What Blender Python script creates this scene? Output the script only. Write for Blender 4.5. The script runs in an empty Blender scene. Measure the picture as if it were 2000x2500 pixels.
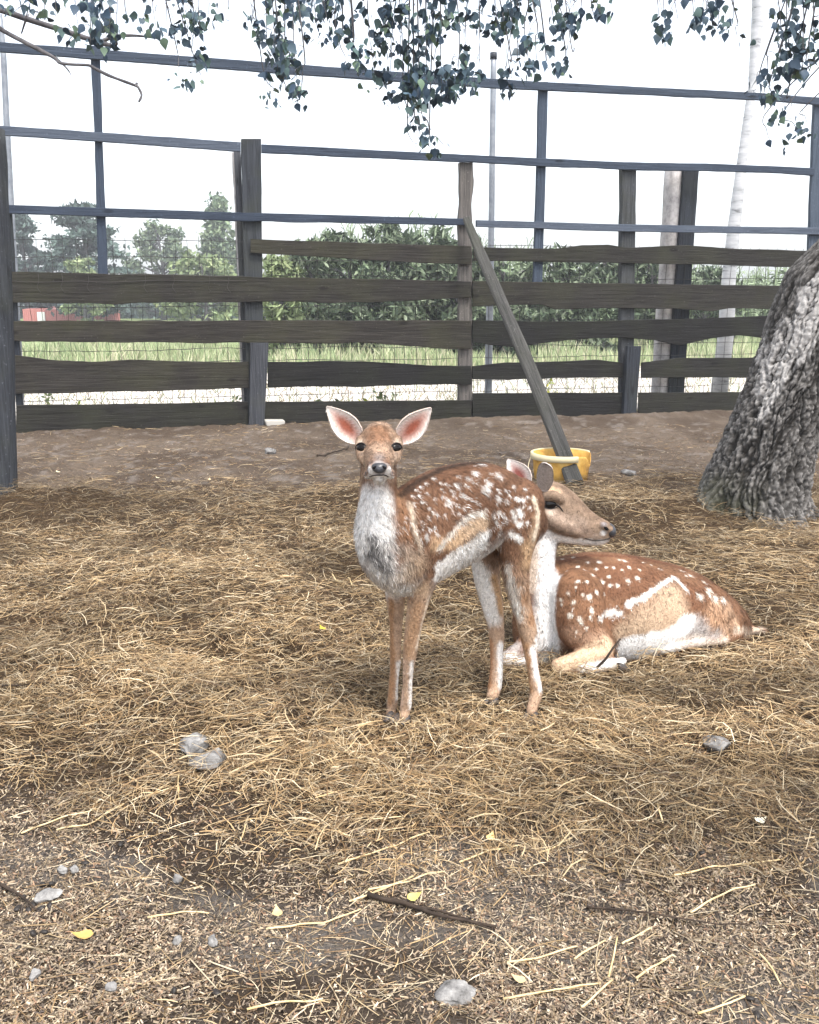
import bpy, bmesh, math, random
import numpy as np
from mathutils import Vector, Matrix
from mathutils.bvhtree import BVHTree
from mathutils.kdtree import KDTree

random.seed(7)
rng = np.random.default_rng(11)
SC = bpy.context.scene
COL = SC.collection
R = math.radians

# ------------------------------------------------------------------ camera
HC = 1.25                       # camera height
S = HC / 1.15
FPX = 2200.0                    # focal length in pixels of the 2000 px wide picture
PITCH = R(13.05)
cam_d = bpy.data.cameras.new('camera')
cam = bpy.data.objects.new('camera', cam_d)
COL.objects.link(cam)
cam.location = (0, 0, HC)
cam.rotation_euler = (R(90) - PITCH, 0, 0)
cam_d.sensor_fit = 'HORIZONTAL'
cam_d.sensor_width = 36
cam_d.lens = 36 * FPX / 2000
cam_d.clip_start = 0.05
cam_d.clip_end = 2000
SC.camera = cam

# ------------------------------------------------------------------ sky, sun, exposure
SUN_EL, SUN_AZ = R(62), R(150)          # azimuth measured from +Y towards +X
world = bpy.data.worlds.new('World')
SC.world = world
world.use_nodes = True
wn = world.node_tree.nodes
wl = world.node_tree.links
bgn = wn['Background']
sky = wn.new('ShaderNodeTexSky')
sky.sky_type = 'NISHITA'
sky.sun_disc = False
sky.sun_elevation = SUN_EL
sky.sun_rotation = SUN_AZ
sky.air_density = 1.0
sky.dust_density = 3.0
sky.ozone_density = 1.0
hsv = wn.new('ShaderNodeHueSaturation')     # thin even cloud: the blue is mostly washed out
hsv.inputs['Saturation'].default_value = 0.35
hsv.inputs['Value'].default_value = 1.25
wl.new(sky.outputs[0], hsv.inputs['Color'])
wl.new(hsv.outputs[0], bgn.inputs['Color'])
bgn.inputs['Strength'].default_value = 0.15
sun_d = bpy.data.lights.new('sun', 'SUN')
sun_d.energy = 1.3
sun_d.angle = R(15)
sun_d.color = (1.0, 0.95, 0.88)
sun = bpy.data.objects.new('sun', sun_d)
COL.objects.link(sun)
sdir = Vector((math.sin(SUN_AZ) * math.cos(SUN_EL), math.cos(SUN_AZ) * math.cos(SUN_EL), math.sin(SUN_EL)))
sun.rotation_euler = sdir.to_track_quat('Z', 'Y').to_euler()
sun.location = (0, 0, 12)
SC.view_settings.view_transform = 'Standard'
SC.view_settings.look = 'None'
SC.view_settings.gamma = 1
SC.view_settings.use_curve_mapping = False
SC.view_settings.exposure = 1.33
SC.render.engine = 'CYCLES'
SC.cycles.max_bounces = 6
SC.cycles.diffuse_bounces = 3
SC.cycles.transparent_max_bounces = 4

# ------------------------------------------------------------------ pixel helpers (1725 px wide reading of the photograph)
cp, sp = math.cos(PITCH), math.sin(PITCH)
def ray(px, py):
    u = (px / .8625 - 1000) / FPX
    v = (1250 - py / .8625) / FPX
    return np.array([u, cp + v * sp, -sp + v * cp])
CAM = np.array([0, 0, HC])
def at_y(px, py, d):
    r = ray(px, py)
    return CAM + r * (d / r[1])
def at_z(px, py, z=0.0):
    r = ray(px, py)
    return CAM + r * ((z - HC) / r[2])
def px_m(d):                     # metres per reading pixel at forward distance d
    return d / FPX / .8625 / cp

# fence frame: origin on the ground under the left end, u along the fence, v away from the camera
FA = R(13.6)
F0 = at_z(20, 918)
F0[2] = 0
FU = np.array([math.cos(FA), math.sin(FA), 0])
FV = np.array([-math.sin(FA), math.cos(FA), 0])
def on_fence(px, py, v=0.0):     # -> (u, z)
    r = ray(px, py)
    q = F0 + FV * v - CAM
    t = (q @ FV) / (r @ FV)
    p = CAM + r * t
    return (p - F0) @ FU, p[2]

# ------------------------------------------------------------------ noise (numpy)
def _h(ix, iy, iz, seed):
    n = (ix * 374761393 + iy * 668265263 + iz * 1274126177 + seed * 974634777) & 0xFFFFFFFF
    n = ((n ^ (n >> 13)) * 1274126177) & 0xFFFFFFFF
    return ((n ^ (n >> 16)) & 0xFFFFFF) / 16777215.0
def vnoise(x, y, z=0.0, seed=0):
    x, y, z = np.broadcast_arrays(np.asarray(x, float), np.asarray(y, float), np.asarray(z, float))
    ix, iy, iz = [np.floor(a).astype(np.int64) for a in (x, y, z)]
    fx, fy, fz = x - ix, y - iy, z - iz
    fx, fy, fz = [f * f * (3 - 2 * f) for f in (fx, fy, fz)]
    r = 0
    for dx in (0, 1):
        for dy in (0, 1):
            for dz in (0, 1):
                w = (fx if dx else 1 - fx) * (fy if dy else 1 - fy) * (fz if dz else 1 - fz)
                r = r + w * _h(ix + dx, iy + dy, iz + dz, seed)
    return r
def fbm(x, y, z=0.0, seed=0, o=4):
    a, s, t = 0.5, 0, 0
    for i in range(o):
        s = s + a * vnoise(np.asarray(x) * 2 ** i, np.asarray(y) * 2 ** i, np.asarray(z) * 2 ** i, seed + i * 17)
        t += a
        a *= .5
    return s / t
def sstep(a, b, x):
    t = np.clip((x - a) / (b - a), 0, 1)
    return t * t * (3 - 2 * t)
def cell(x, y, z, seed=0):       # F1 and F2 of a cellular noise
    x, y, z = [np.asarray(a, float) for a in (x, y, z)]
    ix, iy, iz = [np.floor(a).astype(np.int64) for a in (x, y, z)]
    f1 = np.full(x.shape, 9.0)
    f2 = np.full(x.shape, 9.0)
    for dx in (-1, 0, 1):
        for dy in (-1, 0, 1):
            for dz in (-1, 0, 1):
                cx, cy, cz = ix + dx, iy + dy, iz + dz
                d = np.sqrt((cx + _h(cx, cy, cz, seed) - x) ** 2 + (cy + _h(cx, cy, cz, seed + 1) - y) ** 2 + (cz + _h(cx, cy, cz, seed + 2) - z) ** 2)
                f2 = np.minimum(np.maximum(f1, d), f2)
                f1 = np.minimum(f1, d)
    return f1, f2

# ------------------------------------------------------------------ objects and meshes
def mesh_obj(name, verts, faces, mat=None, parent=None, col=None, smooth=True, normals=None):
    """faces: one (N,k) array or a list of such arrays"""
    verts = np.asarray(verts, np.float32).reshape(-1, 3)
    fl = [np.asarray(f, np.int32) for f in (faces if isinstance(faces, list) and len(faces) and isinstance(faces[0], np.ndarray) else [np.asarray(faces)])]
    me = bpy.data.meshes.new(name)
    me.vertices.add(len(verts))
    me.vertices.foreach_set('co', verts.ravel())
    loops = np.concatenate([f.ravel() for f in fl])
    counts = np.concatenate([np.full(len(f), f.shape[1], np.int32) for f in fl])
    starts = np.concatenate([[0], np.cumsum(counts)[:-1]]).astype(np.int32)
    me.loops.add(len(loops))
    me.loops.foreach_set('vertex_index', loops)
    me.polygons.add(len(counts))
    me.polygons.foreach_set('loop_start', starts)
    me.polygons.foreach_set('loop_total', counts)
    me.polygons.foreach_set('use_smooth', np.full(len(counts), bool(smooth)))
    me.update(calc_edges=True)
    if col is not None:
        a = me.color_attributes.new('Col', 'FLOAT_COLOR', 'POINT')
        c = np.ones((len(verts), 4), np.float32)
        c[:, :3] = col
        a.data.foreach_set('color', c.ravel())
    if normals is not None:
        me.normals_split_custom_set_from_vertices(np.asarray(normals, np.float32))
    if mat:
        me.materials.append(mat)
    o = bpy.data.objects.new(name, me)
    COL.objects.link(o)
    if parent:
        o.parent = parent
    return o
def bm_obj(name, bm, mat=None, parent=None, smooth=True):
    me = bpy.data.meshes.new(name)
    bm.normal_update()
    bm.to_mesh(me)
    bm.free()
    for p in me.polygons:
        p.use_smooth = smooth
    if mat:
        me.materials.append(mat)
    o = bpy.data.objects.new(name, me)
    COL.objects.link(o)
    if parent:
        o.parent = parent
    return o
def thing(name, label, cat, loc=(0, 0, 0), rz=0, group=None):
    o = bpy.data.objects.new(name, None)
    COL.objects.link(o)
    o.empty_display_size = .1
    o.location = loc
    o.rotation_euler = (0, 0, rz)
    tag(o, label, cat, group)
    return o
def tag(o, label=None, cat=None, group=None, kind=None):
    for k, v in (('label', label), ('category', cat), ('group', group), ('kind', kind)):
        if v:
            o[k] = v
    return o
def recenter(o, c):              # move the origin of a mesh object (identity transform) to c
    c = Vector(c)
    o.data.transform(Matrix.Translation(-c))
    o.location = c
    return o

# swept rings -> verts, quads (list of (n,3) rings), with end caps
def sweep(rings, cap=True, closed=False):
    k = len(rings[0])
    V = np.concatenate(rings)
    F = []
    n = len(rings)
    for i in range(n if closed else n - 1):
        a = i * k + np.arange(k)
        b = ((i + 1) % n) * k + np.arange(k)
        F.append(np.stack([a, np.roll(a, -1), np.roll(b, -1), b], 1))
    F = [np.concatenate(F)]
    if cap and not closed:
        c0, c1 = rings[0].mean(0), rings[-1].mean(0)
        V = np.concatenate([V, [c0, c1]])
        a = np.arange(k)
        F.append(np.stack([np.roll(a, -1), a, np.full(k, len(V) - 2)], 1))
        b = (n - 1) * k + np.arange(k)
        F.append(np.stack([b, np.roll(b, -1), np.full(k, len(V) - 1)], 1))
    return V, F
def tube(pts, rad, k=8, wob=0.0, seed=0):
    pts = np.asarray(pts, float)
    n = len(pts)
    rad = np.broadcast_to(np.asarray(rad, float), (n,))
    T = np.gradient(pts, axis=0)
    T /= np.linalg.norm(T, axis=1)[:, None] + 1e-9
    up = np.array([0, 0, 1.0]) if abs(T[:, 2]).mean() < .9 else np.array([0, 1.0, 0])
    rings = []
    th = np.arange(k) / k * 2 * math.pi
    for i in range(n):
        a = np.cross(T[i], up)
        a /= np.linalg.norm(a) + 1e-9
        b = np.cross(a, T[i])
        rr = rad[i] * (1 + wob * (vnoise(np.cos(th) * 1.5 + 7, np.sin(th) * 1.5 + 7, i * .5, seed) - .5) * 2)
        rings.append(pts[i] + np.outer(np.cos(th) * rr, a) + np.outer(np.sin(th) * rr, b))
    return sweep(rings)
def merge(parts):                # list of (V, F list) -> one
    Vs, Fs, off = [], {}, 0
    for V, F in parts:
        Vs.append(V)
        for f in F:
            Fs.setdefault(f.shape[1], []).append(f + off)
        off += len(V)
    return np.concatenate(Vs), [np.concatenate(v) for v in Fs.values()]
def smooth_path(pts, n):         # Catmull-Rom resample
    P = np.asarray(pts, float)
    P = np.vstack([2 * P[0] - P[1], P, 2 * P[-1] - P[-2]])
    m = len(P) - 3
    t = np.linspace(0, m - 1e-6, n)
    i = t.astype(int)
    f = (t - i)[:, None]
    a, b, c, d = P[i], P[i + 1], P[i + 2], P[i + 3]
    return .5 * (2 * b + (c - a) * f + (2 * a - 5 * b + 4 * c - d) * f ** 2 + (3 * b - a - 3 * c + d) * f ** 3)

# ------------------------------------------------------------------ materials
def mat(name, rough=.8, spec=.3):
    m = bpy.data.materials.new(name)
    m.use_nodes = True
    nt = m.node_tree
    b = nt.nodes['Principled BSDF']
    b.inputs['Roughness'].default_value = rough
    b.inputs['Specular IOR Level'].default_value = spec
    return m, nt, b
def N(nt, t, **kw):
    n = nt.nodes.new(t)
    for k, v in kw.items():
        if k in n.inputs:
            n.inputs[k].default_value = v
        else:
            setattr(n, k, v)
    return n
def noise_n(nt, vec, scale, detail=4, rough=.6, dist=0):
    n = N(nt, 'ShaderNodeTexNoise', Scale=scale, Detail=detail, Roughness=rough, Distortion=dist)
    if vec is not None:
        nt.links.new(vec, n.inputs['Vector'])
    return n
def ramp(nt, fac, stops):
    r = N(nt, 'ShaderNodeValToRGB')
    e = r.color_ramp.elements
    while len(e) < len(stops):
        e.new(.5)
    for x, (p, c) in zip(e, stops):
        x.position = p
        x.color = (*c, 1) if len(c) == 3 else c
    nt.links.new(fac, r.inputs[0])
    return r
def mixc(nt, fac, a, b, mode='MIX'):
    m = N(nt, 'ShaderNodeMix', data_type='RGBA', blend_type=mode)
    for s, v in ((m.inputs[0], fac), (m.inputs[6], a), (m.inputs[7], b)):
        if isinstance(v, (int, float)):
            s.default_value = v
        elif isinstance(v, tuple):
            s.default_value = (*v, 1)
        else:
            nt.links.new(v, s)
    return m.outputs[2]
def bump(nt, b, h, strength=.5, dist=.01):
    n = N(nt, 'ShaderNodeBump', Strength=strength, Distance=dist)
    nt.links.new(h, n.inputs['Height'])
    nt.links.new(n.outputs[0], b.inputs['Normal'])
def coord(nt, kind='Object', scale=(1, 1, 1), rnd=True):
    t = N(nt, 'ShaderNodeTexCoord')
    m = N(nt, 'ShaderNodeMapping')
    m.inputs['Scale'].default_value = scale
    nt.links.new(t.outputs[kind], m.inputs['Vector'])
    if rnd:
        i = N(nt, 'ShaderNodeObjectInfo')
        v = N(nt, 'ShaderNodeVectorMath', operation='SCALE')
        v.inputs[0].default_value = (37, 53, 71)
        nt.links.new(i.outputs['Random'], v.inputs['Scale'])
        nt.links.new(v.outputs[0], m.inputs['Location'])
    return m.outputs[0]
def vcol_mat(name, rough=.8, spec=.2, noise=None, sheen=0):
    m, nt, b = mat(name, rough, spec)
    a = N(nt, 'ShaderNodeAttribute', attribute_name='Col')
    c = a.outputs['Color']
    if noise:
        sc, lo, hi = noise
        n = noise_n(nt, coord(nt, 'Object', rnd=False), sc, 5)
        r = ramp(nt, n.outputs[0], [(.3, (lo,) * 3), (.7, (hi,) * 3)])
        c = mixc(nt, 1.0, c, r.outputs[0], 'MULTIPLY')
    nt.links.new(c, b.inputs['Base Color'])
    return m

def wood(name, axis, dark, light, tint=None, green=.35):
    """weathered board: grain along the local axis, knots, algae stains"""
    m, nt, b = mat(name, .85, .15)
    sc = [58, 58, 58]
    sc[axis] = 2.4
    v = coord(nt, 'Object', tuple(sc))
    g = noise_n(nt, v, 1.0, 6, .65, .8)
    v2 = coord(nt, 'Object', (1, 1, 1))
    big = noise_n(nt, v2, 2.3, 4, .6)
    sc2 = [5.2, 5.2, 5.2]
    sc2[axis] = 1.9
    kn = N(nt, 'ShaderNodeTexVoronoi', Scale=1.0)
    nt.links.new(coord(nt, 'Object', tuple(sc2)), kn.inputs['Vector'])
    k = ramp(nt, kn.outputs['Distance'], [(.06, (1, 1, 1)), (.12, (0, 0, 0))])
    c = ramp(nt, g.outputs[0], [(.28, dark), (.52, tuple(.5 * (x + y) for x, y in zip(dark, light))), (.78, light)]).outputs[0]
    gr = ramp(nt, big.outputs[0], [(.42, (0, 0, 0)), (.72, (green,) * 3)])
    c = mixc(nt, gr.outputs[0], c, (.055, .058, .03))
    kf = N(nt, 'ShaderNodeMath', operation='MULTIPLY')
    nt.links.new(k.outputs[0], kf.inputs[0])
    kf.inputs[1].default_value = .7
    c = mixc(nt, kf.outputs[0], c, tuple(x * .45 for x in dark))
    fl = noise_n(nt, v2, 60, 3, .6)
    f2 = ramp(nt, fl.outputs[0], [(.64, (0, 0, 0)), (.72, (.6, .6, .6))])
    c = mixc(nt, f2.outputs[0], c, tuple(min(1, x * 2.2) for x in light))
    oi = N(nt, 'ShaderNodeObjectInfo')
    br = ramp(nt, oi.outputs['Random'], [(0, (.62, .64, .68)), (.5, (1.0, 1.0, .96)), (1, (1.38, 1.3, 1.22))])
    c = mixc(nt, 1.0, c, br.outputs[0], 'MULTIPLY')
    nt.links.new(c, b.inputs['Base Color'])
    bump(nt, b, g.outputs[0], .9, .010)
    return m
W_DK, W_LT = (.009, .0082, .0075), (.044, .041, .038)
M_PLANK = wood('weathered_plank_wood', 0, W_DK, W_LT)
M_POST = wood('weathered_flare_tinted_post_wood', 2, (.018, .020, .025), (.066, .073, .088))  # weathered wood with a grey-blue lens flare cast mixed into the colour
M_RAIL = wood('flare_tinted_rail_wood', 0, (.034, .044, .064), (.084, .106, .145), green=0)  # blue of the lens flare is put into the rail colour
M_RAILV = wood('flare_tinted_upright_wood', 2, (.038, .050, .072), (.092, .116, .158), green=0)  # same flare blue painted into the uprights
M_PALEPOST = wood('pale_debarked_wood', 2, (.05, .046, .046), (.20, .18, .17), green=.1)
# ================================================================== GROUND
FAWN_C = at_z(960, 1500, .03)[:2]
DOE_C = np.array([at_y(1330, 1380, 2.92 * S)[0], 2.92 * S])
TRUNK_C = at_z(1600, 1116, 0)[:2] + np.array([0, .22])
MOUNDS = [(at_z(150, 1080), .50, .22, .11), (at_z(40, 1100), .35, .2, .09), (at_z(1520, 1100), .40, .18, .08), (at_z(1330, 1110), .55, .30, .10),
          (at_z(930, 1190), .40, .22, .09), (at_z(1700, 1190), .5, .3, .08), (at_z(380, 1250), .7, .4, .05), (at_z(1620, 1260), .5, .35, .05),
          (at_z(720, 1235), .22, .14, -.10), (at_z(900, 1330), .3, .2, -.05), (at_z(430, 1400), .3, .15, -.05), (at_z(800, 1060), .6, .2, .05)]
ROCKS = [(at_z(405, 1600, .03), .042), (at_z(443, 1622, .03), .046), (at_z(1510, 1602, .03), .034), (at_z(1578, 1338, .05), .06), (at_z(1600, 1334, .05), .05)]
def hayw(x, y):
    n = fbm(x * 1.6, y * 2.2, 0, 5, 4) - .5
    n2 = fbm(x * 5, y * 7, 0, 6, 3) - .5
    near = sstep(1.70, 2.42, y + n * .6 + n2 * .5)
    far = 1 - sstep(5.6, 6.7, y + n * 1.2 + n2 * .9 - .10 * x)
    return near * far
def fence_side(x, y):            # > 0 beyond the fence
    return (x - F0[0]) * FV[0] + (y - F0[1]) * FV[1]
def gh(x, y):
    x, y = np.asarray(x, float), np.asarray(y, float)
    w = hayw(x, y)
    h = .02 * (fbm(x * 1.1, y * 1.1, 0, 1, 3) - .5) + .022 * (fbm(x * 6, y * 6, 0, 2, 3) - .5) + .010 * (fbm(x * 22, y * 22, 0, 3, 2) - .5)
    hb = .030 + .05 * (fbm(x * 2.1, y * 2.6, 0, 8, 3) - .42) + .045 * (fbm(x * 7.5, y * 8.5, 0, 9, 3) - .5)
    for c, rx, ry, a in MOUNDS:
        hb = hb + a * np.exp(-((x - c[0]) / rx) ** 2 - ((y - c[1]) / ry) ** 2)
    h = h + w * hb
    back = sstep(5.4, 6.4, y) * (1 - w)
    h = h + back * (.045 * (fbm(x * 5.5, y * 7.5, 0, 33, 4) - .5) + .030 * (fbm(x * 15, y * 18, 0, 34, 3) - .45))
    # lay it flat where the animals stand and lie
    for c, rx, ry, z in ((FAWN_C, .42, .22, .022), (DOE_C, .62, .34, .02)):
        q = ((x - c[0]) / rx) ** 2 + ((y - c[1]) / ry) ** 2
        k = 1 - sstep(.5, 1.5, q)
        h = h * (1 - k) + z * k
    # slight trampled bank along the fence
    s = fence_side(x, y)
    h = h + .05 * np.exp(-((s + .25) / .5) ** 2) * (.6 + .8 * fbm(x * 2, y * 2, 0, 31, 2))
    h = h * (1 - sstep(.6, 2.5, s))
    return h
def axis(lo, hi, step, far, ratio):
    a = list(np.arange(lo, hi + 1e-6, step))
    s = step
    while a[-1] < far:
        s *= ratio
        a.append(a[-1] + s)
    s = step
    b = []
    x = lo
    while x > -far:
        s *= ratio
        x -= s
        b.append(x)
    return np.array(b[::-1] + a)
gx = axis(-4.2, 4.6, .026, 900, 1.25)
gy = axis(.6, 9.4, .026, 900, 1.25)
GX, GY = np.meshgrid(gx, gy)
GZ = gh(GX, GY)
nx, ny = len(gx), len(gy)
gid = np.arange(nx * ny).reshape(ny, nx)
gf = np.stack([gid[:-1, :-1], gid[:-1, 1:], gid[1:, 1:], gid[1:, :-1]], -1).reshape(-1, 4)
W = hayw(GX, GY)
SD = fence_side(GX, GY)
def lerp(a, b, t):
    return a * (1 - t[..., None]) + np.asarray(b) * t[..., None]
n1, n2, n3 = fbm(GX * 2, GY * 2, 0, 40, 4), fbm(GX * 11, GY * 11, 0, 41, 3), vnoise(GX * 60, GY * 60, 0, 42)
gc = lerp(np.ones(GX.shape + (3,)) * np.array([.046, .034, .025]), (.075, .058, .044), sstep(.35, .7, n1))
gc = lerp(gc, (.115, .10, .088), sstep(.60, .74, n2) * .6)
gc = lerp(gc, (.05, .038, .028), sstep(.62, .8, n3) * .6)
gc = lerp(gc, (.17, .155, .14), sstep(.50, .66, fbm(GX * 3.1 + 4, GY * 4.4, 0, 43, 4)) * sstep(2.7, 2.0, GY) * .6)
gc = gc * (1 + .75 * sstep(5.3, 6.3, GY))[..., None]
gc = lerp(gc, (.060, .038, .020), W * (.7 + .3 * n2))
# pale sandy track, verge and field beyond the fence
pale = np.array([.62, .58, .53])
k = sstep(.4, 1.1, SD + (n1 - .5) * .6)
gc = lerp(gc, pale, k)
k = sstep(8.2, 9.6, SD + (n1 - .5) * 2.5)
gc = lerp(gc, (.22, .27, .13), k)
k = sstep(30, 45, SD)
gc = lerp(gc, (.20, .25, .10), k)
m_ground, nt, b = mat('trodden_earth', .95, .1)
a = N(nt, 'ShaderNodeAttribute', attribute_name='Col')
v = coord(nt, 'Object', rnd=False)
f = noise_n(nt, v, 130, 5, .7)
r = ramp(nt, f.outputs[0], [(.3, (.55, .55, .55)), (.5, (1, 1, 1)), (.72, (1.5, 1.45, 1.4))])
nt.links.new(mixc(nt, 1.0, a.outputs['Color'], r.outputs[0], 'MULTIPLY'), b.inputs['Base Color'])
bump(nt, b, f.outputs[0], 1.0, .012)
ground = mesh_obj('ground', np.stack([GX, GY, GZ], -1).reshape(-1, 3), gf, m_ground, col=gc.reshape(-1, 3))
tag(ground, 'trodden brown earth of the paddock running out to a pale track', kind='structure')

# ------------------------------------------------------------------ ribbons: straw, chaff, grass
def ribbons(C, yaw, L, Wd, curve, pitch, lift, roll, nseg=3):
    """C (N,3) centres -> verts (N, (nseg+1)*2, 3), quads"""
    n = len(C)
    t = np.linspace(-.5, .5, nseg + 1)
    d = np.stack([np.cos(yaw), np.sin(yaw), np.zeros(n)], 1)
    p = np.stack([-np.sin(yaw), np.cos(yaw), np.zeros(n)], 1)
    up = np.array([0, 0, 1.0])
    wv = p * np.cos(roll)[:, None] + up * np.sin(roll)[:, None]
    V = np.empty((n, nseg + 1, 2, 3))
    for i, s in enumerate(t):
        c = C + d * (s * L)[:, None] + p * (curve * (s * s - .08) * L)[:, None] + up * (pitch * s * L + lift * (.25 - s * s) * L)[:, None]
        wd = Wd * (1.0 if 0 < i < nseg else .7)
        V[:, i, 0] = c - wv * (wd / 2)[:, None]
        V[:, i, 1] = c + wv * (wd / 2)[:, None]
    base = (np.arange(n) * (nseg + 1) * 2)[:, None]
    F = np.concatenate([base + np.array([[2 * i, 2 * i + 2, 2 * i + 3, 2 * i + 1]]) for i in range(nseg)], 0)
    return V.reshape(-1, 3), F
def blocked(x, y):
    """under the animals, the trunk, the bucket"""
    q = ((x - DOE_C[0] - .03) / .46) ** 2 + ((y - DOE_C[1] - .02) / .20) ** 2
    t = np.hypot(x - TRUNK_C[0], y - TRUNK_C[1])
    m = (q < 1) | (t < .27)
    for c, r in ROCKS:
        m = m | (np.hypot(x - c[0], (y - c[1]) * 1.0) < r)
    return m
def scatter(n, ylo, yhi, power=0.0):
    """points on the ground in the part the camera can see (with margin)"""
    u = rng.random(n)
    y = ylo * (yhi / ylo) ** u if power else ylo + (yhi - ylo) * u
    x = (rng.random(n) * 2 - 1) * (.50 * y + .35) 
    return x, y
HAYC = np.array([[.44, .305, .155], [.57, .43, .25], [.33, .215, .105], [.21, .128, .060], [.68, .56, .38], [.115, .072, .040], [.41, .325, .205]])
def make_straw(name, n, ylo, yhi, sel, L, Wd, zoff, colw, label, liftk=1.0, power=1):
    x, y = scatter(n, ylo, yhi, power)
    w = hayw(x, y)
    keep = (rng.random(n) < sel(x, y, w)) & ~blocked(x, y)
    x, y, w = x[keep], y[keep], w[keep]
    n = len(x)
    ft = np.ones(n)
    for hx, hy in ((1117, 1503), (1036, 1470), (850, 1510), (825, 1507), (1490, 1362), (1440, 1368), (1540, 1352), (1300, 1404)):
        q = at_z(hx, hy, .03)
        ft = np.minimum(ft, .12 + .88 * sstep(.03, .10, np.hypot(x - q[0], y - q[1] + .02)))
    z = gh(x, y) + zoff[0] + zoff[1] * rng.random(n) ** 1.5 * (.25 + w) * ft
    flow = vnoise(x * 1.7, y * 1.7, 0, 77) * 7.0
    yaw = np.where(rng.random(n) < .28, flow + rng.normal(0, .6, n), rng.random(n) * 2 * math.pi)
    LL = L[0] + (L[1] - L[0]) * rng.random(n) ** 2
    wd = Wd[0] * (Wd[1] / Wd[0]) ** (rng.random(n) ** 1.6)
    V, F = ribbons(np.stack([x, y, z], 1), yaw, LL, wd, rng.normal(0, .42, n) * (.45 + .55 * liftk) * np.where(rng.random(n) < .2, 2.2, 1), rng.normal(0, .17, n) * liftk, rng.normal(.06, .26, n) * liftk, rng.normal(0, .7, n))
    patch = fbm(x * 2.3, y * 3.0, 0, 55, 3)
    ci = rng.choice(len(HAYC), n, p=colw)
    c = HAYC[ci] * (.56 + .46 * sstep(.3, .7, patch))[:, None] * rng.uniform(.66, 1.12, n)[:, None]
    c = np.repeat(np.clip(c, 0, .85), 8, 0)
    o = mesh_obj(name, V, F, M_STRAW, col=c, smooth=False)
    tag(o, label, kind='stuff')
    return o
M_STRAW = vcol_mat('dry_straw', .62, .3)
P1 = np.array([.20, .15, .18, .16, .09, .14, .08])
P2 = np.array([.15, .22, .12, .10, .22, .10, .09])
make_straw('hay', 225000, 1.75, 6.5, lambda x, y, w: w ** .7 * np.where(fbm(x * 3, y * 4, 0, 60, 3) > .36, 1, .55), (.020, .135), (.0010, .0033), (-.014, .066), P1,
           'golden brown hay bedding strewn in tangles over the paddock', 1.0)
make_straw('loose_straw', 40000, 1.1, 9.0, lambda x, y, w: (1 - w) * (.36 + .44 * sstep(3.0, 1.6, y)) * (.35 + fbm(x * 3, y * 3, 0, 66, 3)) * np.where(fence_side(x, y) < -.05, 1, 0), (.02, .15), (.0008, .0026), (.001, .010), P2,
           'sparse pale straw blown over the bare soil', .35)
make_straw('scattered_hay', 15000, 5.2, 9.3, lambda x, y, w: np.where(fence_side(x, y) < -.03, 1, 0) * (.25 + .75 * sstep(.42, .62, fbm(x * 2.2, y * 3.5, 0, 68, 3))) * (1 - .6 * w), (.02, .14), (.0016, .0050), (.002, .016), np.array([.16, .12, .22, .20, .06, .16, .08]),
           'wisps of old hay scattered over the bare soil below the fence', .6)
# chaff: short flakes over bare soil
nch = 150000
x, y = scatter(nch, 1.08, 8.8, 1)
xb, yb = scatter(110000, 1.08, 2.6, 1)
x, y = np.r_[x, xb], np.r_[y, yb]
nch = len(x)
w = hayw(x, y)
pn = fbm(x * 3.2, y * 3.2, 0, 90, 4)
keep = (rng.random(nch) < (1 - .8 * w) * (.22 + .78 * sstep(.36, .60, pn + .08))) & (fence_side(x, y) < -.1) & ~blocked(x, y)
x, y = x[keep], y[keep]
n = len(x)
ci = rng.choice(5, n, p=[.30, .17, .25, .18, .10])
ci = np.where((y > 3) & (rng.random(n) < .6), rng.integers(2, 5, n), ci)
CC = np.array([[.33, .25, .165], [.48, .39, .28], [.185, .138, .098], [.08, .062, .05], [.25, .155, .095]])
V, F = ribbons(np.stack([x, y, gh(x, y) + .003], 1), rng.random(n) * 6.28, .0034 * (5.0 ** rng.random(n)) * np.where(y > 3, 1.9, 1), .0016 * (3.6 ** rng.random(n)), rng.normal(0, .8, n), rng.normal(0, .35, n), rng.normal(.2, .5, n), rng.normal(0, .6, n), 1)
o = mesh_obj('chaff', V, F, M_STRAW, col=np.repeat(CC[ci] * rng.uniform(.40, 1.30, n)[:, None], 4, 0), smooth=False)
tag(o, 'short flakes of chaff and husk trodden into the bare soil', kind='stuff')

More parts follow.
